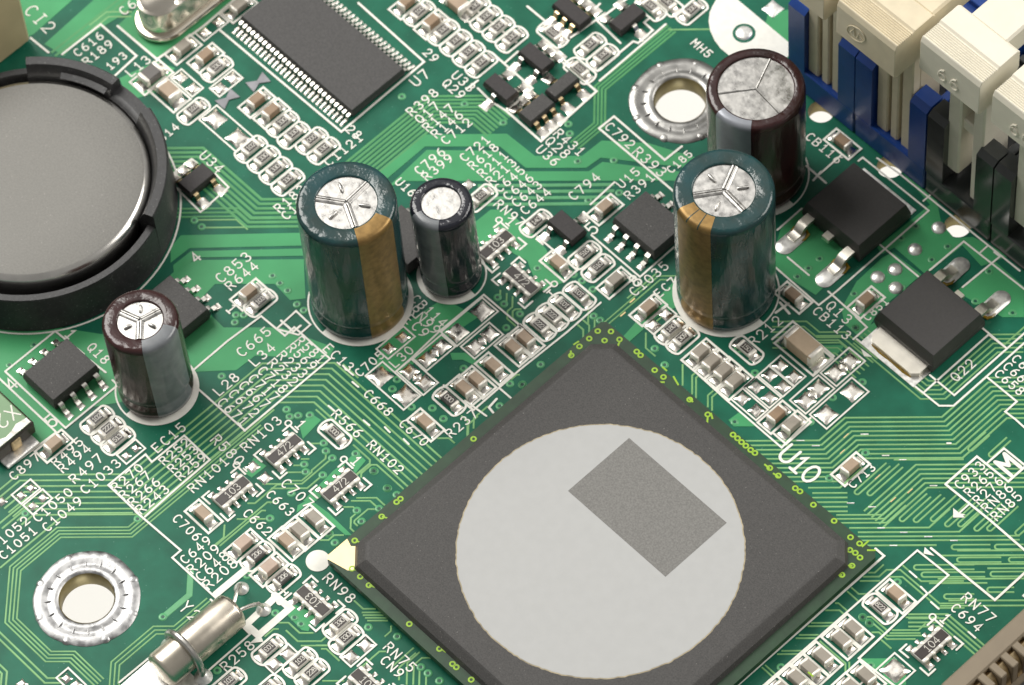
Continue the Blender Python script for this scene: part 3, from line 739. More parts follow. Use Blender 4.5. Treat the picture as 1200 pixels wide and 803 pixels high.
# ---- coin cell and its holder
CC = (-57.45, -9.75)
HM = mat('black_holder_plastic', (0.020, 0.020, 0.021), .45, noise=.25, nscale=2500, bump=.6, bscale=4000, speck=(6000, .68, (.09, .09, .09)))
def coin_holder():
    r = thing('coin_cell_holder', 'round black plastic coin cell holder', 'battery holder', (CC[0], CC[1], 0))
    # low front wall, high back wall
    lo = [(10.6, .2), (11.8, .05), (11.8, .3), (11.66, .5), (11.62, 4.15), (11.5, 4.35), (10.95, 4.35), (10.7, 3.9), (10.6, .2)]
    hi = [(10.5, .2), (11.8, .05), (11.8, .3), (11.66, .5), (11.66, 5.75), (11.5, 5.95), (10.75, 5.95), (10.55, 5.6), (10.15, 4.6), (10.15, .2)]
    a = math.radians
    def wall(p, a0, a1, n, nm):
        mb = MB().lathe(p, n=n, a0=a(a0), a1=a(a1)); k = len(p)
        mb.f.append(tuple(range(k - 1))); mb.f.append(tuple(n * k + i for i in range(k - 1)))
        mb.build(nm, HM, r, True, 40)
    wall(lo, -118, 22, 40, 'front_wall'); wall(hi, 22, 78, 20, 'side_wall'); wall(hi, 98, 140, 24, 'rear_wall')
    mid = [(x, min(z, 4.9)) for x, z in hi]
    wall(mid, 78, 98, 10, 'notch_wall'); wall(lo, 140, 242, 30, 'far_wall')
    MB().lathe([(.01, .25), (10.7, .25), (10.7, .12), (.01, .12)], n=48).build('floor', HM, r)
    MB().lathe([(10.7, 5.25), (9.95, 5.16), (9.95, 5.24), (10.7, 5.45)], n=8, a0=a(100), a1=a(124)).build('retaining_lip', HM, r, True, 40)
    k = circle_pts(CC, 12.05, 90); k.append(k[0]); MB().stroke(k, .15, zsilk()).build('silkscreen_outline', SILK, BOARD)
coin_holder()
def coin_cell():
    r = thing('coin_cell', 'grey steel coin cell battery lying in the round black holder', 'battery', (CC[0] + .05, CC[1] + .1, 1.4))
    st = mat('brushed_steel', (0.19, 0.186, 0.172), .6, .45, noise=.14, nscale=6000, bump=.4, bscale=2500, rvar=.06, speck=(4000, .715, (.26, .25, .235)))
    se = mat('polished_steel_rim', (0.74, 0.72, 0.68), .24, 1.0, noise=.08, nscale=700)
    MB().lathe([(9.0, 0), (9.85, .2), (9.98, .5), (9.98, 2.8), (9.9, 3.2), (9.7, 3.48), (9.42, 3.6)], n=96).build('steel_can', se, r, True, 60)
    MB().lathe([(9.44, 3.585), (9.3, 3.62), (5, 3.63), (.01, 3.63)], n=96).build('cell_face', st, r, True, 60)
coin_cell()
# ---- crystal can at the back left
def stadium(c0, c1, R, n=16):
    return [(c1[0] + R * math.cos(t), c1[1] + R * math.sin(t)) for t in [PI * k / n for k in range(n + 1)]] + [(c0[0] + R * math.cos(t), c0[1] + R * math.sin(t)) for t in [PI + PI * k / n for k in range(n + 1)]]
def hc49():
    c = B(190, 23, .3); r = thing('crystal_oscillator', 'shiny oval metal crystal can beside the long flat chip', 'crystal', (c.x, c.y, 0))
    CM = mat('nickel_can', (0.74, 0.69, 0.60), .24, 1.0, noise=.05, nscale=300, bump=.15, bscale=500)
    def stack(lv, nm):
        V = []; n = 34
        for R, z in lv: V += [(x, y, z) for x, y in stadium((0, 0), (0, 7.2), R)]
        Fc = [(l * n + i, l * n + (i + 1) % n, l * n + n + (i + 1) % n, l * n + n + i) for l in range(len(lv) - 1) for i in range(n)] + [tuple((len(lv) - 1) * n + i for i in range(n))]
        return MB().add(V, Fc).build(nm, CM, r, True, 40)
    stack([(2.3, .1), (2.38, .25), (2.38, .5), (2.25, .68), (2.0, .74)], 'flange')
    stack([(1.92, .70), (1.9, 1.0), (1.88, 3.1), (1.8, 3.38), (1.55, 3.5), (1.5, 3.46)], 'can')
    d = B(209, 2, 3.5); MB().lathe([(.32, 3.465), (.22, 3.49), (.001, 3.495)], c=(d.x - c.x, d.y - c.y), n=14).build('can_dimple', CM, r, True)
hc49()
# ---- cylindrical crystal with its wire strap
def tube_crystal():
    r = thing('tuning_fork_crystal', 'small shiny metal cylinder crystal lying flat with two bent wire leads', 'crystal', (-17.0, -23.7, 0))
    CM = mat('warm_nickel_can', (0.68, 0.62, 0.52), .3, 1.0, noise=.12, nscale=400, bump=.25, bscale=500, rvar=.07)
    R = 1.58; z = 1.66; n = 40
    prof = [(.01, 0), (R - .42, 0), (R - .34, .07), (R - .3, .18), (R - .12, .2), (R - .03, .28), (R, .42), (R, 3.9), (R, 7.6), (R - .1, 7.85), (R - .4, 8.0), (.01, 8.0)]
    mb = MB().lathe(prof, n=n); M = Matrix.Translation((0, 0, z)) @ Matrix.Rotation(PI / 2, 4, 'X')
    mb.xf(M).build('can', CM, r, True, 45)
    for px, py, x in ((283, 690, -.45), (309, 715, .45)):
        e = B(px, py); ex, ey = e.x + 17.0, e.y + 23.7
        MB().tube([(x, 0, z), (x * 1.05, .35, z + .02), (x + (ex - x) * .4, ey * .5, z - .05), (x + (ex - x) * .8, ey * .86, z - .35), (ex, ey, .7), (ex, ey, .1)], .16, 10).build('lead', LEAD, r, True)
        MB().lathe([(.62, .03), (.55, .16), (.3, .34), (.12, .5), (.001, .55)], c=(ex, ey), n=20).build('solder_joint', TINM, r, True)
    w = thing('wire_strap', 'bent grey wire strap holding down the cylinder crystal', 'wire', (-17.0, -29.1, 0))
    a = B(183, 752); b = B(239, 800)
    pts = [(a.x + 17, a.y + 29.1, .1), (a.x + 17, a.y + 29.1, 1.4)]
    pts += [(-1.9 * math.cos(t), .02 * math.sin(t), 1.6 + 1.95 * math.sin(t)) for t in [PI * k / 12 for k in range(0, 13)]]
    pts += [(1.95, 0, 1.0), (2.0, -.05, .1)]
    pts[0] = (-1.95, .1, .1); pts[1] = (-1.9, .05, 1.0)
    MB().tube(pts, .31, 10).build('wire', mat('strap_wire', (0.62, 0.60, 0.56), .3, 1.0, noise=.15, nscale=600), w, True)
    for x in (-1.95, 2.0): MB().lathe([(.75, .03), (.6, .2), (.38, .5), (.25, .6)], c=(x, 0), n=20).build('solder_joint', TINM, w, True)
    P = [B(*q).xy for q in ((142, 803), (180, 770), (192, 760), (235, 800), (200, 840), (150, 850))]
    MB().prism([tuple(p) for p in P], .0, .05).build('solder_land', TINM, BOARD)
tube_crystal()
# ---- memory sockets with latches
YF = 43.3
BLUE = mat('blue_plastic', (0.009, 0.046, 0.225), .3, noise=.1, nscale=600, bump=.2, bscale=2000)
BLK = mat('black_socket_plastic', (0.030, 0.033, 0.032), .17, noise=.35, nscale=300, bump=.25, bscale=500, bdist=.00006)
CREAM = mat('cream_plastic', (0.64, 0.565, 0.41), .4, noise=.05, nscale=800, bump=.25, bscale=3500)
WHITE = mat('ivory_plastic', (0.74, 0.70, 0.585), .36, noise=.03, nscale=800, bump=.15, bscale=2500)
def socket(x0, x1, M, label):
    c = (x0 + x1) / 2; r = thing('memory_socket', label, 'socket', (c, YF, 0)); hw = (x1 - x0) / 2 - .06
    MB().cbox(-hw, hw, 0, 5.2, .05, 3.15, .12).build('end_block', M, r)
    for s in (-1, 1):
        w = 1.85
        xa, xb = (-hw, -hw + w) if s < 0 else (hw - w, hw)
        poly = [(0, 3.1), (1.9, 3.1), (1.9, 11.7), (.55, 11.7), (0, 11.25)]
        V = [(xa, y, z) for y, z in poly] + [(xb, y, z) for y, z in poly]
        Fc = [(0, 1, 2, 3, 4), (9, 8, 7, 6, 5)] + [(i, 5 + i, 5 + (i + 1) % 5, (i + 1) % 5) for i in range(5)]
        MB().add(V, Fc).build('tower', M, r)
        xo = sorted((s * hw, s * (hw - .75))); MB().cbox(xo[0], xo[1], 1.85, 5.2, 3.1, 10.6, .1).build('tower_wall', M, r)
    for s in (-1, 1):
        xa, xb = sorted((s * 1.25, s * (hw - .35)))
        MB().cbox(xa, xb, 5.1, 75, .1, 8.6, .15).build('side_rail', M, r)
    MB().cbox(-1.3, 1.3, 5.1, 75, .1, 4.0, .1).build('slot_floor', BLK, r)
    rib = MB().cbox(-hw + .42, -1.0, -.32, .32, 8.3, 9.2, .08).mesh('contact_rib')
    for k in range(24):
        obj('contact_rib', rib, M, r, (0, 9 + k * 1.55, 0)); obj('contact_rib', rib, M, r, (hw - .55 + 1.0, 9 + k * 1.55, 0))
    return c
def latch(c, M, style, d, label):
    r = thing('socket_latch', label, 'latch', (c, YF + 1.6, 2.6)); f0 = -1.6 - d; zo = -1.2 if style == 'ribbed' else 0.0
    # local y: negative is outward (towards the camera side)
    if style == 'ribbed':
        MB().cbox(-1.95, 1.95, -.3, 2.2, .4, 17.4, .1).build('stem', M, r)
        for a, b in ((-1.95, -.75), (-.4, .42), (.78, 1.95)): MB().cbox(a, b, -1.15, -.2, .5, 17.2, .12).build('stem_rib', M, r)
    else:
        for a, b in ((-1.95, -.55), (.75, 1.95)): MB().cbox(a, b, -1.0, 2.2, .6 if a > 0 else 2.4, 17.4, .16).build('leg', M, r)
        MB().cbox(-.7, .9, -.6, 1.8, 8.8, 10.2, .15).build('cross_bar', M, r)
        MB().cbox(-.8, 1.0, .9, 2.1, 9, 17.3, .1).build('web', M, r)
    # head: side profile swept along x, with serrated thumb rest
    hx = 3.2
    prof = [(f0 + .25, 17.4), (f0, 17.7), (f0 + .05, 21.3), (f0 + .25, 21.75)]
    for k in range(9): prof += [(f0 + .35 + k * .2, 21.85), (f0 + .45 + k * .2, 21.68)]
    prof += [(f0 + 2.3, 21.9), (f0 + 4.3, 21.9), (f0 + 4.6, 21.6), (f0 + 4.6, 19.6), (f0 + 3.6, 17.4)]
    n = len(prof)
    if style == 'ribbed': ex = 0
    V = [(-hx, y, z) for y, z in prof] + [(hx, y, z) for y, z in prof]
    Fc = [tuple(range(n)), tuple(range(2 * n - 1, n - 1, -1))] + [(i, n + i, n + (i + 1) % n, (i + 1) % n) for i in range(n)]
    V = [(x, y, z + zo) for x, y, z in V]; hd = MB().add(V, Fc).build('head', M, r)
    bv = hd.modifiers.new('bevel', 'BEVEL'); bv.width = .00022 if style != 'ribbed' else .00012; bv.segments = 2; bv.limit_method = 'ANGLE'; bv.angle_limit = math.radians(60)
    tw = 3.1 if style == 'ribbed' else 1.95; MB().cbox(-tw, tw, f0 + 4.3, f0 + 10.2, 19.2 + zo, 21.85 + zo, .2).build('tail', M, r)
    mk = MB()
    if style == 'ribbed':
        k = [(-1.0 + .62 * math.cos(t) * 1.5 + .3 * math.sin(t), 18.4 + .95 * math.sin(t)) for t in [2 * PI * i / 24 for i in range(25)]]
        mk.tube([(x, f0 - .01, z) for x, z in k], .05, 6, False)
        for q in ([(-1.6, 18.1), (-1.2, 18.9), (-1.1, 18.0)], [(-.9, 17.9), (-.7, 18.7), (-.2, 18.3)]): mk.tube([(x, f0 - .01, z) for x, z in q], .06, 6)
    else:
        for cx_ in (-.75, .55):
            for st in GL['6']: mk.tube([(cx_ + (x - 2) * .2, f0, 19.2 + (z - 3) * .235) for x, z in st], .085, 6)
    mk.build('embossed_mark', M, r, True)
socket(-21.85, -14.15, BLUE, 'blue memory socket right behind the large maroon capacitor')
socket(-14.15, -6.1, BLUE, 'blue memory socket next to the black memory socket')
socket(-6.05, 1.28, BLK, 'black memory socket next to the blue memory socket')
socket(1.32, 8.8, BLK, 'black memory socket on the far side of the other black one')
latch(-18.0, CREAM, 'ribbed', 3.1, 'cream latch of the blue socket behind the large maroon capacitor')
latch(-10.1, CREAM, 'ribbed', 3.2, 'cream ribbed latch of the blue socket next to the black socket')
latch(-2.45, WHITE, 'legs', 1.7, 'ivory latch embossed 66 with two legs next to the cream latches')
latch(5.1, WHITE, 'legs', 1.5, 'ivory latch of the outer black socket, beyond the latch next to the blue sockets')
# ---- expansion slots
def pci():
    c = B(37, 50); r = thing('expansion_slot', 'cream plastic expansion slot end behind the coin cell holder', 'slot', (c.x, c.y, 0))
    M = mat('beige_slot_plastic', (0.46, 0.375, 0.22), .45, noise=.06, nscale=500, bump=.2, bscale=2500)
    MB().cbox(-8.5, 0, -60, 0, .35, 11, .25).build('housing', M, r)
    MB().cbox(-7.5, -.3, -6.5, -2.5, .02, .5, .1).build('standoff', M, r)
    MB().cbox(-.05, .5, -6.5, -3.2, 5.2, 6.6, .15).build('rib', M, r)
pci()
def agp():
    r = thing('graphics_slot', 'brown plastic edge connector slot with rows of bright contacts', 'slot', (29.45, 7.6, 0))
    M = mat('brown_slot_plastic', (0.215, 0.175, 0.122), .42, noise=.06, nscale=500, bump=.2, bscale=2500)
    H = 9.0
    MB().cbox(0, 1.55, 0, 45, .1, H, .15).build('outer_wall', M, r)
    MB().cbox(1.5, 6.8, 0, 1.1, .1, H - .02, .15).build('end_wall', M, r)
    MB().cbox(1.5, 7, 1.0, 45, .1, 6.2, .1).build('housing', M, r)
    MB().cbox(3.5, 4.9, 1.3, 45, 6.0, 6.6, .08).build('card_slot', mat('dark_slot', (0.05, 0.05, 0.052), .5), r)
    rib = MB().cbox(1.5, 2.9, -.33, .33, 6.0, H - .08, .08).mesh('partition'); ctm = MB().sweep_rect([(1.62, 8.3), (1.9, 8.62), (2.3, 8.3), (2.65, 7.4), (2.8, 6.3)], .5, .16).mesh('contact', True, 50)
    for k in range(30):
        y = 2.1 + k * 1.27
        obj('contact', ctm, GOLDS, r, (0, y, 0)); obj('partition', rib, M, r, (0, y + .635, 0))
    rib2 = MB().cbox(5.2, 6.9, -.33, .33, 6.0, H - .08, .08).mesh('partition')
    for k in range(30): obj('partition', rib2, M, r, (0, 2.7 + k * 1.27, 0))
    MB().cbox(5.0, 8.4, -1.2, 1.0, .1, H - .3, .2).build('end_flange', M, r)
agp()
# ---- green topped power inductor at the left edge
def x2part():
    c = B(40, 494, 1.9); r = thing('green_component', 'green-topped block with dark frame and a bright metal clip, marked X2', 'component', (c.x, c.y, 0))
    MB().cbox(-9, 0, -4.3, 0, .25, 1.75, .15).build('frame', mat('dark_bronze_frame', (0.05, 0.042, 0.03), .4, noise=.3, nscale=600), r)
    MB().cbox(-8.8, -.18, -4.1, -.18, 1.6, 1.9, .08).build('top_face', mat('sage_green_top', (0.17, 0.30, 0.15), .4, noise=.12, nscale=300), r)
    a = B(14.5, 484, 1.9) - c; mk = MB(); glyphs(mk, 'X2', (a.x, a.y), (0, -1), (1, 0), 1.15, 1.2, .13, 1.915, .0015); mk.build('marking', SILK, r)
    MB().cbox(-.1, .95, -3.9, -.5, .04, .30, .06).build('clip', TINM, r)
    MB().cbox(-.3, .18, -2.6, -1.6, .3, 1.5, .1).build('clip_tongue', GOLDS, r)
    MB().prism([(-.16, -.22), (-.16, -4.05), (-.95, -4.05), (-.8, -3.2), (-.5, -2.6), (-.62, -1.9), (-.85, -1.2), (-.7, -.22)], 1.88, 1.94).build('silver_band', mat('scuffed_silver_band', (.52, .50, .46), .45, .6, noise=.3, nscale=1500, bump=.5, bscale=2000), r)
x2part()
# ================================================================== SMALL PARTS
A8 = crop(130, 30, 8); B8 = crop(220, 70, 8); C8 = crop(240, 140, 8); D8 = crop(430, 0, 8); E8 = crop(540, 0, 8); F8 = crop(660, 0, 8); G8 = crop(560, 70, 8); H8 = crop(190, 170, 8)
I8 = crop(560, 240, 8); J8 = crop(590, 290, 8); K8 = crop(480, 340, 8); L8 = crop(400, 370, 8); M8 = crop(460, 420, 8); N8 = crop(730, 330, 8); O8 = crop(800, 400, 8); P8 = crop(900, 350, 8)
Q8 = crop(180, 540, 8); R8 = crop(290, 480, 8); S8 = crop(330, 540, 8); T8 = crop(240, 600, 8); U8 = crop(290, 680, 8); V8 = crop(370, 700, 7.793); W8 = crop(230, 720, 8); X8 = crop(0, 700, 7.793); Y8 = crop(890, 700, 7.793); Z8 = crop(980, 660, 8); AA = crop(1030, 710, 7.059)
# back left, by the coin cell
chip('bead', 'v', *A8(370, 430), 'dark grey ferrite bead with printed L13 above it beside the coin cell holder')
chip('tan8', 'u', *A8(538, 590), 'wide tan chip capacitor next to the dark ferrite bead')
chip('grey', 'v', *A8(670, 180), 'grey chip capacitor lying along the flange of the oval crystal can')
chip('brown', 'v', *A8(880, 258), 'dark brown chip capacitor between the crystal can and the bow-tie jumpers')
chip('res', 'v', *A8(988, 380), 'grey chip resistor beside the dark brown capacitor near the crystal can', code='330')
chip('res', 'v', *A8(770, 778), 'grey chip resistor beside the wide tan capacitor near the coin cell', code='103')
chip('grey', 'v', *crop(200, 0, 4.015)(320, 15), 'grey chip capacitor between the crystal can and the flat chip corner')
row('brown', 'v', [B8(640, 355), B8(780, 460)], '{} brown capacitor from the bow-tie jumpers beside the flat chip leads', 'brown capacitors under the long flat chip')
row('res', 'v', [B8(885, 578), B8(990, 685), C8(1000, 178), C8(1110, 268)], '{} chip resistor from the bow-tie jumpers in the row under the flat chip', 'resistors under the long flat chip', ['330', '330', '000', '330'])
row('res', 'v', [C8(430, 255), C8(548, 350), C8(660, 455), C8(775, 562)], '{} chip resistor from the big bare lands in the row behind capacitor EC13', 'row of four resistors', ['102', '330', '330', '330'])
# row along the far side of the long flat chip
row(['brown', 'res', 'brown', 'res', 'res', 'res', 'res'][::-1], 'v', [D8(370, -5), D8(490, 100), D8(605, 182), D8(712, 278), D8(832, 378), D8(952, 480), D8(1070, 578)][::-1], 'small chip part, {} from the U33 transistor in the long row facing the flat chip', 'long row beside the flat chip', ['', '100', '', '330', '330', '330', '330'][::-1])
row('res', 'v', [D8(1005, 55), E8(235, 150), E8(352, 245), E8(475, 345)][::-1], '{} chip resistor from the black five-lead chip in the second resistor row', 'second row of resistors', '330')
chip('tan8', 'u', *D8(850, 5), 'dark wide capacitor heading the second row of resistors', box=False)
chip('res', 'u', *E8(862, 300), 'grey chip resistor between two black transistors near the printed white tie', code='103')
row('res', 'v', [F8(252, 408), F8(370, 512)], '{} chip resistor of the outlined pair, counted from the six-lead transistor chip', 'outlined resistor pair', '330')
chip('res', 'u', *F8(155, 640), 'grey chip resistor beside the outlined resistor pair, next to a long thin transistor', code='103')
row('res', 'u', [F8(820, 50), F8(975, 10)], '{} chip resistor counted from the lying three-lead transistor behind the mounting hole', 'pair behind the transistor', '330')
chip('res', 'v', *crop(800, 0, 4.015)(42, 42), 'grey chip resistor beside the white printed half disc', code='330')
# small transistors
G3 = [(-1, -.95), (-1, .95), (1, 0)]; G3i = [(1, -.95), (1, .95), (-1, 0)]; G5 = [(-1, -.95), (-1, .95), (1, -.95), (1, 0), (1, .95)]; G6 = [(s, x) for s in (-1, 1) for x in (-.95, 0, .95)]
sot('brown-black six-lead chip farthest back among the small transistors', *E8(1040, 95), 'u', G6, leadM=GOLDS, L=3.4)
sot('black five-lead chip between the second row of resistors and the outlined resistor pair', *E8(705, 525), 'u', G5, L=3.0)
sot('black three-lead transistor lying across, behind the mounting hole', *F8(600, 155), 'v', [(1, -.95), (1, .95), (-1, 0)], L=3.0)
sot('black three-lead transistor at the end of the long resistor row beside printed U33', *G8(215, 250), 'u', G3i, L=2.9)
sot('flat dark six-lead chip with printed U36 in front of it', *G8(550, 445), 'v', G6, L=2.9, Wd=1.6, M=EPOXYM, leadM=GOLDS)
sot('slim dark three-lead transistor touching the flat six-lead chip', *G8(790, 225), 'v', [(-1, -.95), (-1, .95), (1, 0)], L=2.9, Wd=1.3, M=EPOXYM, leadM=GOLDS)
sot('black five-lead chip with printed U34 beside the coin cell holder', *H8(320, 305), 'v', G5, L=2.9, Wd=1.7, leadM=GOLDS)
sot('glossy black three-lead transistor beside printed C794', *I8(832, 190), 'u', G3, L=3.0, Wd=1.75, M=EPOXYD)
# centre
network('v', *I8(170, 368), '103', 'dark resistor network marked 103 beside the small black capacitor')
network('u', *J8(170, 300), '472', 'dark resistor network marked 472 next to the network marked 103 by the black capacitor')
chip('res', 'v', *I8(545, 150), 'chip resistor marked 140 touching the glossy black transistor', code='140')
chip('tan', 'u', *I8(752, 525), 'tan chip capacitor in front of the glossy black transistor')
row('res', 'v', [I8(1000, 448), I8(1125, 570)], '{} chip resistor printed 510 counted from the glossy black transistor', 'resistors marked 510', '510')
chip('tan', 'v', *crop(700, 190, 6.177)(52, 310), 'tan chip capacitor beside printed C794')
chip('grey', 'v', *J8(1045, 288), 'grey-brown chip capacitor in front of the eight-lead chip beside printed C1035')
row('res', 'U', [J8(710, 430), J8(572, 533)], '{} pale chip resistor from printed C1035 in the row of four', 'resistors marked 103 in the row of four', '103')
row('res', 'u', [J8(455, 630), J8(340, 722)], '{} resistor printed 222 counted from the two resistors printed 103', 'resistors marked 222 in the row of four', '222')
row('tan', 'u', [K8(1085, 432), K8(970, 520), M8(945, 52), M8(790, 180), M8(670, 262)], '{} tan capacitor from the resistors printed 222 in the stepped row by the large chip', 'capacitors along the chip edge')
chip('resd', 'u', *M8(530, 378), 'dark chip resistor marked 000 above printed R237', code='000')
chip('tan', 'u', *M8(305, 580), 'single tan chip capacitor beside printed C670')
chip('res', 'v', 563, 229, 'chip resistor just behind the small black capacitor beside printed RN97', code='103')
# right of centre
chip('tan', 'v', *N8(235, 222), 'tan chip capacitor beside printed EC7')
row('res', 'v', [N8(450, 435), N8(557, 520)], '{} chip resistor from the two bare lands at the foot of capacitor EC7', 'resistor pair at EC7', ['180', '309'])
row('grey', 'v', [O8(165, 82), O8(272, 172), O8(382, 258), O8(488, 352)], '{} grey capacitor from capacitor EC7 in the row of four by the large chip', 'row of four capacitors')
chip('res', 'u', *O8(600, 60), 'chip resistor beside printed R212 and the large brown capacitor', code='150')
chip('brown', 'v', *O8(882, 668), 'brown chip capacitor just past the eight bare solder lands')
chip('grey', 'v', *O8(1022, 762), 'grey-brown chip capacitor beside the brown one past the eight bare lands')
chip('big', 'u', *P8(335, 405), 'large brown ceramic capacitor lying beside the EC7 capacitor')
chip('brown', 'u', *crop(800, 200, 4.015)(520, 575), 'dark brown chip capacitor beside printed CB113 at the foot of the EC7 capacitor')
chip('brown', 'v', *crop(980, 200, 4.015)(140, 598), 'brown chip capacitor beside printed C851 between the two power transistors')
chip('brown', 'u', *crop(800, 0, 4.015)(752, 655), 'brown chip capacitor beside printed CB116')
chip('tan', 'v', *crop(800, 400, 4.015)(790, 580), 'lone tan chip capacitor beside printed C713')
# left
chip('tan', 'v', *crop(0, 400, 4.015)(250, 472), 'tan chip capacitor beside printed C897')
row('res', 'v', [crop(0, 400, 4.015)(*q) for q in ((455, 360), (506, 408), (552, 455))], '{} chip resistor from the Q18 chip in the row of three', 'row of three resistors', ['102', '222', '513'])
chip('tan', 'v', *crop(200, 200, 4.015)(365, 560), 'tan chip capacitor beside printed R644')
chip('res', 'v', *crop(200, 200, 4.015)(420, 610), 'chip resistor marked 103 beside the tan capacitor under printed R644', code='103')
# lower left
chip('tan', 'u', *Q8(460, 478), 'tan chip capacitor beside printed C706')
network('v', *Q8(738, 282), '103', 'dark resistor network marked 103 beside printed RN101')
network('v', *R8(345, 368), '472', 'dark resistor network marked 472 beside the chip resistor marked 000 and printed R566')
chip('res', 'u', *R8(815, 208), 'pale chip resistor marked 000 beside printed R566', code='000')
network('v', *S8(548, 228), '472', 'dark resistor network marked 472 standing close to the left corner edge of the large chip')
row(['grey', 'grey', 'tan'], 'u', [S8(305, 525), S8(165, 640), T8(765, 255)], '{} capacitor from the 472 network in the row of three near the gold corner', 'row of three capacitors')
row('rose', 'v', [T8(355, 275), T8(600, 500)], '{} pinkish capacitor counted from printed C662, next to a dark 206 resistor', 'pinkish capacitors')
row('resd', 'v', [T8(487, 393), T8(732, 608)], '{} dark chip resistor printed 206 counted from printed C662', 'resistors marked 206', '206')
network('U', *U8(615, 190), '103', 'dark resistor network marked 103 on a bright green patch by printed RN98')
row('res', 'v', [U8(865, 393), U8(922, 530)], '{} resistor printed 330 counted from the network beside printed RN98', 'resistors marked 330 by RN98', '330')
chip('res', 'V', *U8(200, 630), 'chip resistor marked 103 beside printed R258', code='103')
row('res', 'v', [W8(970, 432), W8(1080, 537)], '{} chip resistor of the pair counted from the 103 resistor beside printed R258', 'front resistor pair', ['103', '228'])
chip('res', 'v', *W8(302, 622), 'chip resistor marked 103 standing alone in front of printed R258', code='103')
chip('res', 'v', *W8(660, 690), 'chip resistor cut off below the 103 resistor at R258', code='103')
network('u', *crop(370, 700, 7.793)(475, 790), '103', 'dark resistor network beside printed CN9')
# lower right
row('grey', 'u', [Y8(860, 270), Y8(748, 370)], '{} grey capacitor of the outlined pair, counted from the resistor printed 822', 'pair along lower edge')
row('grey', 'u', [Y8(578, 525), Y8(460, 632), Y8(345, 728), Y8(215, 838)], '{} grey capacitor from the outlined pair in the longer row by the brown connector side', 'row along lower edge')
row('grey', 'u', [Y8(973, 700), Y8(845, 812)], '{} grey capacitor counted from the bright green triangle', 'capacitors by the green triangle')
chip('res', 'u', *Z8(412, 405), 'chip resistor marked 822 beside the tan capacitor near printed C694', code='822')
chip('tan', 'u', *Z8(562, 268), 'tan chip capacitor beside the resistor marked 822')
network('v', *AA(435, 318), '104', 'dark resistor network marked 104 beside the brown edge connector')
k4 = crop(800, 400, 4.015)
# ================================================================== BARE SOLDER LANDS
q0 = crop(200, 0, 4.015)
def pair(p, q, axis, s=.72, box=True, w=.62, e=.6, **k):
    land(*p, sx=s, sy=s, **k); land(*q, sx=s, sy=s, **k)
    if box: landbox(p, q, axis, w, e)
land(549, 216.5, .75, .75); pair(q0(225, 105), q0(160, 155), 'v'); pair(A8(655, 490), A8(770, 592), 'u', .8); pair(A8(1140, 495), A8(1022, 592), 'v', .85)
for p in (B8(260, 560), B8(470, 740)): land(*p, 1.35, 1.25, .2)
landbox(B8(260, 560), B8(470, 740), 'u', 1.0, .95)
def bowtie(p, q, w=.62):
    a, b = B(*p).xy, B(*q).xy; d = (b - a).normalized(); n = Vector((-d.y, d.x)); c = (a + b) / 2
    P = [a + n * w, c + n * .16, b + n * w, b - n * w, c - n * .16, a - n * w]
    MB().prism([tuple(x) for x in P], .02, .10).build('jumper_land', mat('dull_grey_land', (.22, .22, .235), .5, .5, noise=.15, nscale=900), BOARD)
bowtie(B8(580, 265), B8(740, 165)); bowtie(B8(300, 430), B8(445, 315))
pair(K8(680, 200), K8(445, 400), 'v', 1.25, w=.95, e=.9); 
for p, q in ((K8(748, 415), K8(610, 540)), (K8(300, 530), K8(160, 650)), (L8(640, 525), L8(785, 632))):
    land(*p, 1.02, 1.02, .17); land(*q, 1.02, 1.02, .17); a, b = B(*p), B(*q); mpt = ((p[0] + q[0]) / 2, (p[1] + q[1]) / 2)
    land(*mpt, .62, .62, .16, PI / 4, .02)
landbox(K8(748, 415), K8(610, 540), 'v', .82, .75); landbox(K8(300, 530), K8(160, 650), 'v', .82, .75); landbox(L8(640, 525), L8(785, 632), 'u', .82, .75)
pair(L8(575, 205), L8(445, 310), 'v', .8, w=.7, e=.75); pair(L8(370, 570), L8(600, 750), 'u', 1.3, w=.95, e=.9)
pair(N8(405, 310), N8(285, 412), 'v', .82)
for p, q in (((915, 230), (1045, 335)), ((815, 320), (940, 430)), ((690, 430), (815, 535)), ((560, 540), (690, 650))): pair(O8(*p), O8(*q), 'u', .84, w=.68, e=.65)
for p, q in ((P8(770, 590), P8(632, 700)),):
    land(*p, 1.1, 1.1, .18); land(*q, 1.1, 1.1, .18); land((p[0] + q[0]) / 2, (p[1] + q[1]) / 2, .65, .65, .16, PI / 4, .02); landbox(p, q, 'v', .9, .85)
p, q = k4(640, 222), k4(578, 282); land(*p, 1.1, 1.1, .18); land(*q, 1.1, 1.1, .18); land((p[0] + q[0]) / 2, (p[1] + q[1]) / 2, .65, .65, .16, PI / 4, .02); landbox(p, q, 'v', .9, .85)
pair(k4(797, 240), k4(676, 346), 'v', 1.22, w=.95, e=.95)
k0 = crop(0, 400, 4.015)
pair(k0(640, 503), k0(594, 540), 'v', .55, w=.6, e=.5); pair(k0(146, 692), k0(99, 727), 'v', .58, w=.6, e=.5); pair(k0(202, 738), k0(154, 777), 'v', .58, w=.6, e=.5); land(*k0(8, 755), .58, .58)
land(*Q8(930, 60), .8, .8); land(*Q8(1045, 165), .8, .8)
pair(U8(1108, 610), U8(970, 722), 'v', .85); pair(U8(382, 695), U8(252, 790), 'v', .85)
pair(X8(608, 745), X8(695, 800), 'u', .6); land(*X8(200, 795), .6, .6)
land(*AA(132, 538), 1.5, 1.4, .2); landbox(AA(132, 538), AA(-40, 700), 'v', 1.1, 1.1)
land(*crop(820, 0, 8.571)(735, 92), 1.15, 1.15, .1, M=TINM); 
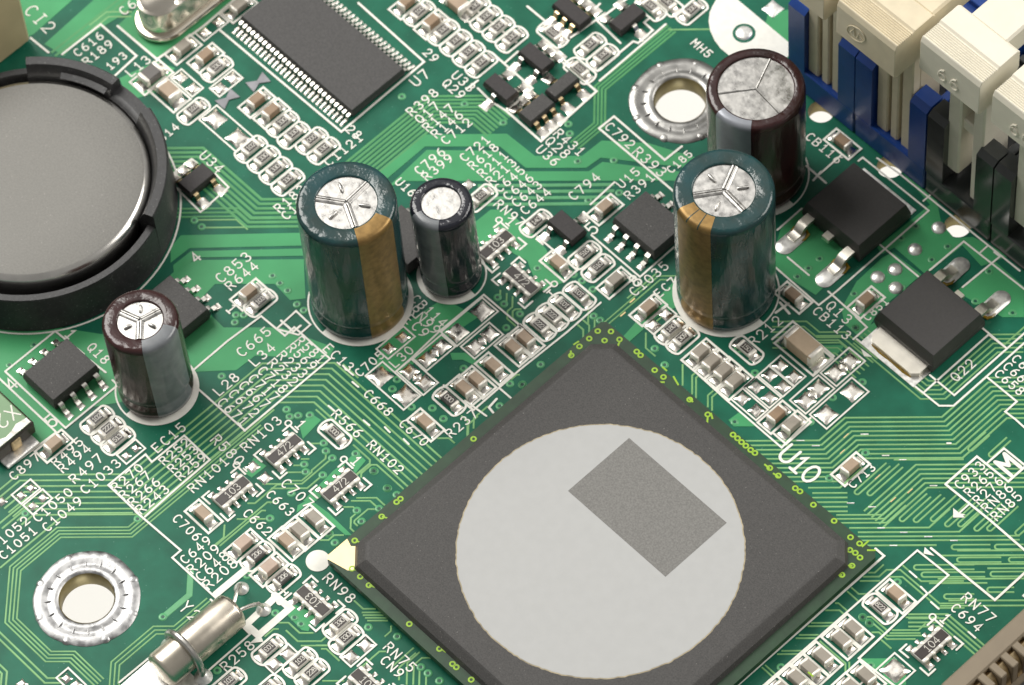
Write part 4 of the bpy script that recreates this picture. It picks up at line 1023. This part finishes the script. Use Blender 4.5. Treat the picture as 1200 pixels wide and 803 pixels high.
for x, y in ((482, 270), (370, 372), (277, 466), (195, 502), (280, 553)):
    c = B(*crop(980, 200, 4.015)(x, y)); MB().lathe([(.62, .0), (.58, .10), (.38, .2), (.001, .24)], c=(c.x, c.y), n=24).build('solder_dot', TINM, BOARD, True, 60)
# ================================================================== COPPER POURS
pour([(-8, 372), (120, 392), (150, 366), (205, 318), (228, 305), (356, 304), (358, 350), (340, 352), (322, 333), (252, 333), (232, 354), (262, 384), (330, 384), (392, 408), (384, 421), (299, 417), (277, 434), (226, 436), (190, 440), (150, 470), (104, 478), (60, 515), (-8, 545)])
pour([(200, 290), (212, 276), (356, 273), (357, 288), (222, 291), (200, 308)]); pour([(203, 311), (224, 294.5), (357, 291.5), (357, 300), (230, 302), (204, 323)])
pour([(430, 215), (478, 172), (495, 158), (594, 157), (627, 183), (682, 183), (705, 165), (760, 168), (832, 190), (832, 200), (704, 185), (687, 197), (616, 197), (586, 172), (498, 172), (446, 216)])
pour([(452, 222), (500, 176), (584, 177), (614, 201), (690, 201), (706, 190), (832, 206), (832, 212), (470, 212.5)])
pour([(555, 262), (575, 246), (594, 246), (618, 268), (640, 292), (650, 318), (664, 330), (632, 342), (618, 306), (592, 292), (560, 285)])
pour([(880, 100), (900, 16), (932, 10), (932, 66)], h=.02)
pour([(905, 302), (915, 268), (945, 240), (985, 272), (998, 292), (990, 312), (956, 346), (912, 318)]); 
pour([(1052, 196), (1066, 208), (1098, 236), (1103, 262), (1118, 279), (1140, 278), (1184, 300), (1150, 312), (1128, 288), (1085, 322), (1048, 290), (1034, 298), (1028, 290), (1090, 240)])
pour([(986, 362), (1004, 330), (1034, 302), (1046, 296), (1080, 322), (1030, 364), (1010, 398), (990, 380)])
pour([(1120, 342), (1165, 306), (1200, 336), (1200, 372), (1175, 372)])
pour([(0, 0), (0, 60), (40, 40), (85, 0)]); pour([(52, 52), (110, 0), (165, 0), (140, 20), (90, 50), (75, 66)], h=.02)
pour([(138, 30), (165, 5), (290, -20), (240, 34), (183, 68)]); pour([(140, 92), (182, 72), (205, 80), (180, 110), (150, 118)])
pour([R8(490, 165), R8(585, 30), R8(690, 100), R8(520, 275)]); pour([R8(940, 470), R8(1020, 395), R8(1110, 480), R8(1010, 600)])
pour([R8(60, 450), R8(180, 530), R8(40, 640), R8(-20, 600)]); pour([R8(800, 580), R8(930, 480), R8(830, 700), R8(640, 860), R8(520, 860)])
pour([U8(345, 190), U8(640, 320), U8(570, 480), U8(510, 470), U8(365, 320)]); pour([S8(150, 420), S8(260, 360), S8(440, 490), S8(660, 700), S8(600, 700), S8(370, 500), S8(250, 400), S8(140, 490)])
pour([Y8(915, 560), Y8(1175, 560), Y8(1068, 688)]); pour([AA(0, 440), AA(140, 430), AA(225, 560), AA(225, 656), AA(60, 656)])
pour([K8(380, 590), K8(520, 590), K8(700, 700), K8(640, 720), K8(500, 655), K8(400, 655)]); pour([(450, 395), (520, 350), (560, 372), (500, 412), (470, 440), (440, 430)])
pour([O8(430, 740), O8(540, 660), O8(700, 800), O8(480, 800)]); pour([(770, 350), (800, 320), (800, 356), (770, 372), (736, 402), (730, 395)])
pour([P8(860, 310), P8(1040, 200), P8(1040, 300), P8(930, 390)]); pour([P8(480, 440), P8(720, 440), P8(640, 530), P8(520, 520)])
# ================================================================== TRACES
bus([(862, 517), (960, 516), (991, 490), (1104.5, 489.7), (1156, 443.5), (1215, 443.5)], 10)
c52 = crop(980, 400, 4.015); c53 = crop(980, 600, 3.955)
bus([c52(130, 800), c52(370, 578), c52(883, 578)], 6, .42); trace([c52(270, 558), c52(600, 558)])
for a, b in (((245, 580), (105, 730)), ((305, 585), (165, 735)), ((712, 435), (640, 525)), ((812, 460), (705, 525))): hairpin(c52(*a), c52(*b))
for x, y in ((1054.6, 610), (1071, 611), (1091, 610), (1107.7, 616), (1123, 616), (1142, 621), (1157, 621), (1190, 626)): hairpin((x + 34, y - 29.5), (x, y))
bus([k4(590, 690), k4(740, 690), k4(850, 600)], 1); bus([k4(610, 715), k4(775, 715)], 5, .42)
for x0, y, x1 in ((480, 203, 900), (545, 243, 900), (470, 311, 900), (430, 331, 700), (520, 412, 900), (480, 436, 900), (700, 262, 900), (560, 180, 900)): trace([c53(x0, y), c53(x1, y)])
bus([AA(240, 72), AA(570, 72), AA(900, 345)], 4, .36)
bus([c53(0, 15), c53(215, 15), c53(300, -50)], 3, .36); trace([c53(60, 75), c53(430, 75), c53(530, -10)]); trace([c53(100, 95), c53(570, 95), c53(680, 0)]); bus([c53(100, 115), c53(850, 115)], 2, .36); trace([c53(140, 156), c53(465, 156)])
for a, b in (((715, 163), (535, 163)), ((870, 162), (735, 162)), ((765, 222), (560, 222)), ((870, 222), (800, 222)), ((640, 266), (360, 246)), ((690, 290), (395, 290)), ((870, 288), (715, 288)), ((825, 372), (700, 350)), ((640, 392), (500, 392))):
    a, b = c53(*a), c53(*b); hairpin((a[0], (a[1] + b[1]) / 2), (b[0], (a[1] + b[1]) / 2))
c03 = crop(0, 600, 3.955)
bus([(300, 493), c03(620, 95), c03(290, 95), c03(70, 275), c03(45, 535), c03(240, 710), c03(350, 715), c03(470, 830)], 4, .30, .14, -1)
bus([c03(960, 400), c03(795, 520), c03(700, 515), c03(500, 675), c03(498, 790), c03(560, 850)], 3, .34, .14, -1)
trace([c03(885, 260), c03(870, 385), c03(750, 492)], .52, VIAM)
bus([c03(-20, 540), c03(215, 775), c03(290, 775)], 2, .42); bus([c03(-20, 690), c03(45, 730), c03(30, 840)], 2, .4)
bus([c03(0, 260), c03(310, 10), c03(620, 5)], 1); bus([c03(-10, 60), c03(120, -40)], 2, .5)
# long bundle from the left under the lettering and round to the large chip
bus([(-10, 582), (20, 556), (150, 556), (304, 424), (389, 424), (520, 560)], 8, .53, .17)
trace([(402, 427), (420, 443)], .16)
bus([(194, 174), (238, 172), (307, 232), (366, 232)], 7, .45, .28, 1, TRACE2)
bus([(204, 245), (280, 244), (294, 256), (360, 256)], 3, .4, .2, 1, TRACE2); trace([(228, 258), (277, 258), (290, 270)], .16); trace([(236, 267), (300, 268)], .16)
bus([(404, 192), (492, 106), (560, 107), (590, 132)], 8, .38, .25, 1, TRACE2)
bus([(783, 30), (704, 107), (703, 150), (676, 174)], 4, .3, .2, -1, TRACE2); bus([(783, 35), (840, 34)], 1)
bus([(560, 218), (720, 218)], 4, .62, .34, 1, VIAM)
bus([(60, 62), (150, 2)], 2, .5, .25, 1, TRACE2); bus([(105, 30), (120, 10), (150, 5)], 2, .5, .2)
bus([(905, 377), (945, 377), (960, 390), (990, 390), (1030, 420)], 6, .5, .15)
bus([P8(450, 350), P8(680, 350), P8(860, 500)], 2, .42, .15)
bus([(1000, 402), (1074, 472), (1103, 472), (1164, 417), (1194, 417)], 5, .42, .15, -1)
bus([(1176, 405), (1215, 372)], 2, .4, .15)
bus([(735, 350), (770, 322)], 2, .3); bus([(706, 380), (770, 322), (795, 322)], 2, .35, .15)
# short runs that end at the large chip
for pts in ([(800, 427), (800, 452)], [(815, 437), (812, 441), (812, 463)], [(819, 440), (817, 444), (817, 468)], [(836, 458), (830, 464), (830, 478)], [(842, 459), (835, 466), (835, 482)], [(757, 390), (757, 408), (768, 418)], [(783, 365), (760, 385)], [(862, 527), (850, 515)],
            [(690, 340), (688, 380)], [(697, 372), (697, 388)], [(683, 375), (690, 382), (690, 395)], [(676, 380), (682, 388), (680, 402)], [(560, 488), (552, 500), (552, 520)], [(548, 505), (548, 525)],
            [U8(280, 400), U8(385, 400), U8(490, 495), U8(620, 495)], [U8(160, 530), U8(250, 465), U8(300, 465)], [U8(360, 470), U8(470, 575), U8(690, 575), U8(740, 530)], [U8(500, 615), U8(760, 615)], [U8(690, 645), U8(740, 645), U8(860, 760)],
            [R8(250, 0), R8(0, 210)], [R8(640, 0), R8(760, 120)], [R8(990, 330), R8(1150, 470), R8(1150, 510), R8(1020, 610)], [R8(590, 320), R8(700, 320)], [R8(735, 420), R8(735, 460), R8(615, 580), R8(615, 600), R8(530, 685), R8(400, 685)], [R8(780, 470), R8(655, 590), R8(530, 715), R8(160, 715)], [R8(700, 620), R8(560, 740), R8(220, 740)], [R8(370, 590), R8(530, 590)], [R8(430, 525), R8(510, 525)], [R8(500, 465), R8(580, 465)],
            [S8(700, 130), S8(820, 30)], [S8(745, 160), S8(745, 120), S8(840, 40), S8(890, 40), S8(1095, 240), S8(1130, 280)], [S8(700, 350), S8(890, 350), S8(970, 420)], [S8(650, 378), S8(830, 378), S8(900, 440)], [S8(580, 435), S8(670, 435), S8(700, 460)], [S8(705, 490), S8(655, 540), S8(655, 640), S8(690, 670)], [S8(890, 455), S8(810, 455), S8(690, 570), S8(690, 590), S8(720, 620)], [S8(360, 745), S8(440, 745), S8(500, 705), S8(590, 705)],
            [Q8(780, 548), Q8(1050, 548)], [Q8(880, 400), Q8(950, 400), Q8(1150, 220), Q8(1200, 220)], [Q8(580, 800), Q8(1060, 385), Q8(1140, 385)], [Q8(620, 800), Q8(1010, 465), Q8(1050, 465)], [Q8(665, 600), Q8(665, 720), Q8(580, 800)],
            [V8(350, 30), V8(430, 110), V8(545, 110)], [V8(420, 140), V8(600, 140)], [V8(430, 165), V8(620, 165)], [V8(450, 190), V8(650, 190)], [V8(470, 215), V8(660, 215)], [V8(300, 740), V8(580, 495), V8(640, 495)], [V8(690, 260), V8(700, 310), V8(640, 360)], [V8(690, 680), V8(690, 640), V8(880, 450)], [V8(760, 760), V8(760, 640), V8(900, 500)], [V8(830, 800), V8(830, 600), V8(940, 500)], [V8(890, 800), V8(890, 620), V8(960, 550), V8(1040, 550)], [V8(950, 650), V8(950, 803)], [V8(1010, 700), V8(1010, 803)], [V8(0, 440), V8(120, 440)], [V8(60, 765), V8(260, 765)],
            [Y8(470, 235), Y8(680, 235)], [Y8(440, 265), Y8(650, 265)], [Y8(360, 345), Y8(540, 345)], [Y8(330, 375), Y8(520, 375)], [Y8(200, 490), Y8(400, 490)], [Y8(160, 520), Y8(380, 520)], [Y8(600, 120), Y8(730, 120), Y8(790, 170)], [Y8(690, 55), Y8(720, 55), Y8(800, 130)], [Y8(20, 640), Y8(130, 740)], [Y8(50, 620), Y8(155, 715)], [Y8(550, 400), Y8(790, 600), Y8(790, 690)], [Y8(820, 590), Y8(820, 660)],
            [Z8(300, 90), Z8(360, 90), Z8(440, 10)], [Z8(250, 128), Z8(400, 128), Z8(470, 65), Z8(600, 65), Z8(970, 380), Z8(1200, 380)], [Z8(220, 168), Z8(410, 168)], [Z8(500, 130), Z8(620, 130), Z8(960, 425), Z8(1200, 425)], [Z8(140, 230), Z8(215, 285), Z8(290, 285)], [Z8(100, 265), Z8(220, 365)], [Z8(620, 20), Z8(800, 168), Z8(1200, 168)], [Z8(690, 480), Z8(1040, 480), Z8(1200, 620)], [Z8(650, 510), Z8(960, 510)], [Z8(520, 630), Z8(770, 630), Z8(840, 570)], [Z8(500, 658), Z8(790, 658)], [Z8(350, 570), Z8(470, 690), Z8(800, 690)], [Z8(280, 505), Z8(330, 505), Z8(490, 650)], [Z8(330, 650), Z8(400, 650), Z8(470, 718), Z8(740, 718)], [Z8(410, 710), Z8(520, 800)],
            [K8(850, 0), K8(850, 60)], [K8(910, 30), K8(910, 120)], [K8(965, 60), K8(965, 160), K8(920, 200), K8(920, 270), K8(1000, 340)], [K8(1050, 180), K8(990, 180), K8(965, 200), K8(965, 260), K8(1010, 310)], [M8(1110, 200), M8(1170, 160), M8(1200, 165)], [M8(700, 720), M8(700, 590), M8(660, 520)], [M8(760, 660), M8(760, 560), M8(890, 450)], [M8(420, 750), M8(530, 750), M8(580, 800)]):
    trace(pts, .155)
for a, b in (((500, 495), (552, 532)), ((495, 505), (540, 543))): pass
# exposed bright segments in the silkscreened runs
for p, q in ((c52(115, 438), c52(152, 440)), (c52(215, 538), c52(250, 538)), (c52(295, 558), c52(330, 556)), (c52(440, 680), c52(475, 680)), (c52(50, 762), c52(85, 763)), (c52(150, 780), c52(187, 780)), (c53(190, 75), c53(225, 75)), (c53(295, 95), c53(330, 95)), (c53(408, 115), c53(445, 115)), (c53(528, 133), c53(563, 133)), (c53(247, 156), c53(283, 156)), (k4(535, 468), k4(573, 468)), (k4(608, 492), k4(645, 492))):
    trace([p, q], .14, TINM, 'bare_trace_segment', .036)
for p, q in ((c52(35, 455), c52(58, 435)), (c52(18, 530), c52(40, 510)), (c52(182, 650), c52(207, 628)), (c52(255, 757), c52(280, 735)), (c52(335, 715), c52(357, 693)), ((727, 371), (733, 366)), ((738, 355), (744, 350))): trace([p, q], .14, GOLD, 'bare_trace_segment', .036)
for p, q in (((402, 429), (407, 434)), ((408, 435), (414, 440)), ((426, 493), (433, 499)), ((451, 501), (457, 507)), ((473, 515), (479, 521)), ((413, 448), (420, 454)), ((385, 476), (392, 482)), ((1066, 670), (1074, 677)), ((1079, 688), (1087, 696)), ((1091, 706), (1100, 714)), ((1135, 741), (1143, 748))): silk([p, q], .16)
# vias
for o, s, L_ in (((200, 400), 4.015, [(240, 165), (545, 322), (560, 355), (600, 350), (655, 348), (720, 480), (730, 517), (760, 550), (628, 580), (635, 615), (715, 630), (567, 715), (870, 530)]),
                 ((400, 400), 4.015, [(262, 180), (240, 225), (330, 310), (428, 315), (480, 365), (575, 128), (793, 200), (852, 203), (745, 305), (155, 612), (215, 692)]),
                 ((600, 400), 4.015, [(135, 110), (48, 205), (672, 35), (718, 112)]), ((800, 400), 4.015, [(340, 150), (705, 265), (845, 192), (600, 380), (245, 380), (690, 645), (860, 525), (260, 40)]),
                 ((200, 200), 4.015, [(110, 235), (145, 265), (480, 495), (515, 530), (552, 565), (308, 680), (345, 680), (303, 715), (595, 630), (627, 658)]),
                 ((600, 200), 4.015, [(360, 140), (380, 560), (330, 520), (290, 490), (505, 105), (385, 685), (415, 705), (120, 460)]), ((400, 200), 4.015, [(735, 597), (765, 628), (840, 675), (775, 740)]),
                 ((800, 200), 4.015, [(645, 415), (592, 460), (540, 500), (815, 740)]), ((980, 200), 4.015, [(375, 262), (305, 318), (525, 358), (450, 420), (310, 550), (85, 580), (720, 475), (655, 615), (90, 742), (830, 670)]),
                 ((0, 380), 8.03, [(90, 385), (320, 195)]), ((200, 600), 3.955, [(460, 30), (735, 100), (355, 295), (575, 490), (605, 520), (485, 470), (215, 735)]), ((0, 600), 3.955, [(638, 33), (755, 487), (118, 8)]),
                 ((980, 600), 3.955, [(283, 325), (122, 488), (155, 517), (160, 712)]), ((600, 0), 4.015, [(265, 585), (272, 630), (480, 755), (310, 760)]), ((400, 0), 4.015, [(285, 455), (580, 490), (762, 578)]),
                 ((800, 600), 3.955, [(455, 720), (835, 490), (865, 515)]), ((370, 700), 7.793, [(745, 360), (960, 640), (1025, 695), (1130, 765), (480, 275)]), ((330, 540), 8, [(860, 95), (995, 260), (1080, 320), (705, 468), (750, 570), (915, 450), (440, 685), (500, 770)])):
    for x, y in L_: via(o[0] + x / s, o[1] + y / s)
# ================================================================== SILKSCREEN LINES AND LETTERING
for w, pts in ((.2, [(258, 36), (400, 155), (497, 73), (420, 4)]), (.2, [(702, 151), (719.6, 137), (779, 188), (799, 172)]), (.2, [(702, 151), (764, 203), (800, 234)]),
               (.17, [(227, 434), (267, 400), (306, 371), (324, 386), (347, 365), (364, 381), (350, 393), (324, 386)]), (.17, [(306, 371), (334, 394), (345, 384), (366, 403), (387, 421), (287, 505), (232, 456)]),
               (.17, [(162, 602), (127, 569), (170.6, 533), (178, 542), (216, 511), (246, 539.5), (200, 579), (170, 606)]), (.17, [(159, 600), (212, 645.5), (202, 654), (256, 704)]),
               (.17, [(-5, 440), (66, 507), (14, 546), (-5, 530)]), (.17, [(6.2, 436), (77, 502), (138, 452), (132, 446)]), (.17, [(6.2, 436), (64.8, 388.7), (98.4, 415.5)]), (.17, [(106, 423), (124, 437)]),
               (.17, [(1028, 186), (1055, 205), (1195, 318)]), (.17, [(1006, 189), (1011, 185), (1088.3, 247.3), (980, 342), (959.4, 358), (909, 314)]), (.17, [(1031, 287), (1076, 324.5)]), (.17, [(1089.6, 317), (1129.4, 283.4), (1205, 343)]), (.17, [(1128, 337), (1171.8, 301), (1165, 296)]),
               (.15, [(1148, 297), (1158, 288)]), (.15, [(1082, 236), (1090, 229)]), (.17, [(1004, 398), (1082, 461), (1100.5, 476), (1117.5, 476), (1203, 400)]), (.17, [(1089.6, 440), (1118.3, 463.7), (1180, 409), (1158.5, 392.5), (1083, 460)]), (.17, [(1143, 378), (1180, 409), (1205, 387)]),
               (.17, [(1156, 442), (1191.5, 471), (1178, 483), (1190, 492), (1210, 510)]), (.17, [(923, 302), (948, 323)]), (.17, [(970.6, 342), (1004, 372)]), (.17, [(911, 270), (939.5, 245)]), (.17, [(990, 307), (1007, 292)]),
               (.2, [(1108, 568), (1144.8, 535.5), (1181.5, 564.8), (1205, 544)]), (.2, [(1108, 568), (1160, 610), (1205, 649)]), (.18, [(1157, 543), (1176.5, 526), (1205, 549)]), (.15, [(1135, 592), (1125, 601)]),
               (.17, [(890, 808), (980, 729), (1075, 645.5), (1111.5, 674.6), (1089, 695)]), (.2, [(1091, 643), (1165.8, 703.7), (1205, 668)]), (.19, [(1053, 808), (1006.5, 772), (1086, 697)]),
               (.2, [(399, 672), (548, 809)]), (.2, [(858, 809), (1036, 652), (1026, 643.5)]), (.6, [(253, 697), (288, 668)]), (.6, [(288, 733), (321, 702)]), (.6, [(322, 698), (340, 713), (303, 745), (288, 732)]), (.4, [(253, 697), (266, 708)]),
               (.17, [(205, 745.5), (251, 707), (247, 703)]), (.17, [(140, 800), (180, 767)]), (.17, [(244, 786.5), (293, 743.7), (286, 736.6)]), (.2, [(36, 45), (57, 62)]), (.2, [(73, 64), (118, 29), (160, 66), (134, 90)]), (.22, [(138, 31), (184, 70), (239, 31), (300, -22)]),
               (.22, [(594, 131), (634, 166), (665, 138), (699, 107.5), (660, 74)]), (.2, [(594, 131), (624, 104), (576, 62)]), (.2, [(703, 95), (780, 29)]), (.2, [(700, 84), (742, 49), (748, 51), (765, 36), (755, 27), (762, 21)]), (.2, [(727, 51), (700, 25), (760, -20)]), (.2, [(560, 104), (574, 118), (583, 124), (594, 131)]),
               (.2, [(592, 74), (607, 61)]), (.2, [(665, 47), (700, 23), (694, 14), (703, 5)]), (.2, [(665, 47), (618, 8)]), (.2, [(545, 2), (605, 50)]), (.2, [(548, 104), (560, 95)]), (.2, [(640, 52), (672, 80)]),
               (.17, [(630, 278), (670, 312), (697, 290)]), (.17, [(556, 300), (575, 318)]), (.17, [(464, 436), (482.5, 420), (516, 388), (567, 346), (607, 380), (625, 396)]),
               (.17, [(704, 355), (664, 390), (610, 433), (555, 481), (520, 452)]), (.17, [(692, 240), (720, 214)]), (.17, [(693, 276), (750, 325), (790, 290)]), (.17, [(800, 423), (850, 468), (916, 525), (950, 490)]), (.19, [(905, 398), (929, 377), (977, 418), (953, 440)]),
               (.22, [(909, 367), (924, 356)]), (.22, [(914, 355), (925, 368)]), (.17, [(1003, 372), (1016, 384), (1000, 398)]), (.17, [(286, 505), (287, 505.5)]),
               (.17, [(194, 211), (225, 187), (231, 192)]), (.17, [(197, 211), (235, 249), (268, 220), (252, 204)]), (.17, [(960, 205), (985, 183)]), (.2, [(945, 195), (968, 215)]), (.2, [(953, 212), (962, 202)]),
               (.17, [(545, 470), (570, 488)]), (.17, [(586, 456), (600, 468)]), (.2, [(582, 468), (573, 478), (578, 484)]), (.17, [(1110, 520), (1114, 520)])):
    if len(pts) > 1: silk(pts, w)
# ring ticks, arrow heads and filled marks
def tri(pts): MB().prism([tuple(B(*p).xy) for p in pts], 0.0, zsilk()).build('silkscreen_mark', SILK, BOARD)
tri([c53(545, 0), c53(600, 15), c53(550, 28)]); tri([(1117, 596), (1131, 607), (1117, 607)]); tri([c53(410, 165), c53(455, 205), c53(405, 195)]); tri([P8(870, 470), P8(975, 550), P8(900, 545)]); tri([W8(500, 275), W8(600, 190), W8(630, 260)])
c_ = B(372.5, 657.5); MB().prism(circle_pts((c_.x, c_.y), .97, 36), 0.0, .052).build('silkscreen_dot', SILK, BOARD)
hd = crop(820, 0, 8.571)
poly = [hd(*q) for q in ((380, 0), (895, 430), (893, 560), (830, 640), (600, 700), (420, 640), (300, 565), (210, 490), (150, 410), (105, 310), (90, 220), (100, 130), (125, 70), (165, 0), (260, -60))]
MB().prism([tuple(B(*q).xy) for q in poly], 0.0, .051).build('silkscreen_patch', SILK, BOARD)
c_ = B(*hd(445, 338)); MB().prism(circle_pts((c_.x, c_.y), .98, 32), 0.0, .056).build('solder_mask_ring', LAM, BOARD)
MB().lathe([(.74, .05), (.70, .13), (.5, .2), (.001, .22)], c=(c_.x, c_.y), n=28).build('solder_dot', TINM, BOARD, True, 60)
for t, p, q in (('CI2', (37, 13), (54.5, 34)), ('C616', (91, 62), (118, 45)), ('R189', (102, 72), (129, 54)), ('193', (129, 78), (144, 66)), ('L13', (153, 85), (171, 71)), ('C6', (145, 13), (154, 6)), ('814', (190, 162), (204, 149)),
                ('U34', (240, 183), (256, 198)), ('28', (411, 152), (418, 159)), ('U7', (487, 96), (497, 88)), ('29', (501.5, 62), (508, 69)), ('U33', (535, 89), (551, 103)), ('Q29', (524, 98), (539, 112)),
                ('R398', (482, 131), (508, 110)), ('Q17', (492, 140), (509, 125)), ('R147', (501, 149), (527, 128)), ('R146', (511, 157), (537, 136)), ('C712', (522, 165), (547, 144)), ('C796', (491, 200), (516, 179)), ('R399', (500, 207), (526, 187)),
                ('C721', (544, 185), (569, 165)), ('R618', (554, 194), (579, 174)), ('R211', (565, 203), (590, 183)), ('R213', (575, 212), (600, 192)), ('C645', (585, 221), (610, 201)), ('C646', (595, 230), (620, 210)), ('C643', (605, 238), (630, 218)), ('C644', (615, 247), (640, 226)),
                ('R431', (655, 157), (680, 178)), ('Q28', (645, 166), (662, 181)), ('U36', (634, 176), (650, 190)), ('RN97', (585, 240), (610, 260)), ('C794', (671.6, 230), (698, 209)), ('C792', (714.6, 149), (738, 170)), ('R393', (748, 179), (775, 202)), ('C185', (786, 199), (806, 181)),
                ('MH5', (815, 51), (829, 64)), ('U15', (728, 216), (745, 203)), ('R391', (737, 229), (762, 209)), ('C1035', (743, 342), (778, 313)), ('EC7', (772, 344), (788, 331)), ('Q13', (974, 359), (993, 374)), ('CB113', (958, 365), (992, 393)), ('R212', (883, 400), (911, 377)), ('CB116', (949.5, 161), (982, 187)),
                ('C851', (1016, 372), (1036, 354)), ('Q22', (1119.5, 442), (1137, 427)), ('C658', (1171, 438.6), (1195, 459)), ('C66', (1181, 430), (1197, 444)), ('C65', (1191, 421), (1207, 435)),
                ('C933', (1124, 568.5), (1148, 546)), ('R265', (1135.5, 577), (1159, 556)), ('R276', (1146, 586), (1170, 564.8)), ('RN86', (1156, 595), (1181.5, 573)), ('RN85', (1167, 605), (1192, 583)),
                ('C713', (998.7, 568), (1021, 549)), ('RN77', (1133, 701), (1161, 724)), ('C694', (1120, 713), (1146, 735)), ('Q18', (108, 407.5), (123, 422)), ('C897', (16, 558), (41, 536)), ('R495', (65, 541), (92, 519)), ('R494', (73.5, 549), (101, 527)), ('R497', (87, 561), (114.6, 538)), ('C1033', (99.6, 574), (136, 544)),
                ('EC15', (184, 525), (212, 502)), ('R252', (192, 540), (217, 519)), ('R253', (202, 549), (227, 528)), ('R259', (211, 558), (237, 537)), ('R270', (136, 571), (162, 549)), ('R267', (145, 580), (171, 558)), ('R266', (155.7, 588), (182, 566)), ('R243', (165, 597), (193, 575)),
                ('C1050', (44, 607), (80, 578)), ('C1049', (55, 618), (91, 588)), ('C1052', (-6, 640), (29, 611)), ('C1051', (4, 651), (38, 623)), ('C853', (258.5, 326), (288.4, 302)), ('R644', (270, 335), (297, 313)), ('C665', (283, 413), (312, 390)), ('L34', (298, 424), (316, 408)), ('L28', (256, 458.5), (274, 443)),
                ('C671', (261, 472), (285, 494)), ('C672', (274, 462), (298, 484)), ('C667', (286, 452), (310, 474)), ('C717', (297, 444), (322, 465)), ('C718', (308, 435), (332, 456)), ('R232', (320, 426), (344, 447)), ('R233', (331, 417), (355, 438)), ('R569', (342, 408), (366, 429)), ('R581', (352, 400), (377, 420)),
                ('EC13', (385, 409), (409.6, 430)), ('RN103', (288, 524), (324.5, 494)), ('R580', (254, 516), (280, 540)), ('RN101', (226, 572), (262, 541.5)), ('R566', (395, 486), (419.4, 508)), ('RN102', (436, 522), (467, 551)), ('C668', (432, 462), (455, 483)), ('C670', (473.5, 497), (497, 518)), ('R237', (528, 508), (554, 486)),
                ('C705', (421, 437), (445, 417)), ('L30', (462, 426), (478.5, 411)), ('CB114', (487.5, 351), (519, 378)), ('RN99', (485.6, 365), (510, 387)), ('EC9', (480, 375), (496, 391)), ('C663', (317.5, 580), (340, 600)), ('C662', (290.6, 602), (314, 622.5)), ('C706', (208, 608), (230.6, 629)),
                ('C649', (216.4, 656), (242, 634)), ('R209', (225, 667), (252, 644)), ('C648', (235, 676), (262, 652)), ('R208', (244, 685), (272, 661)), ('Y2', (218, 712), (228, 722)), ('R258', (264.5, 781), (292, 757)), ('RN98', (385, 678), (411, 701)), ('RN75', (456, 759), (482, 782)), ('CN9', (451.5, 774.5), (468, 789)), ('C707', (335.6, 567), (361, 590)),
                ('U16', (468.5, 213.7), (483, 226)), ('R183', (327, 244), (352, 222)), ('C18', (335, 253), (352, 239)), ('R189', (1205, 700), (1230, 680)), ('C1121', (385, 190), (420, 163))):
    text(t, p, q)
text('U10', (924.5, 533), (949.4, 557), w=.24, hk=1.28)
glyph('M', (1181, 545), 'v', 1.75, .33); glyph('5', (693.4, 268.5), 'v'); glyph('8', (744.5, 329.5), 'v'); glyph('4', (13, 451), 'v'); glyph('5', (60, 494), 'v'); glyph('1', (83, 392), 'u', .9); glyph('L', (341, 379), 'v', 1.5, .2); glyph('1', (272, 362), 'u', .9); glyph('4', (229, 302), 'v', .9)
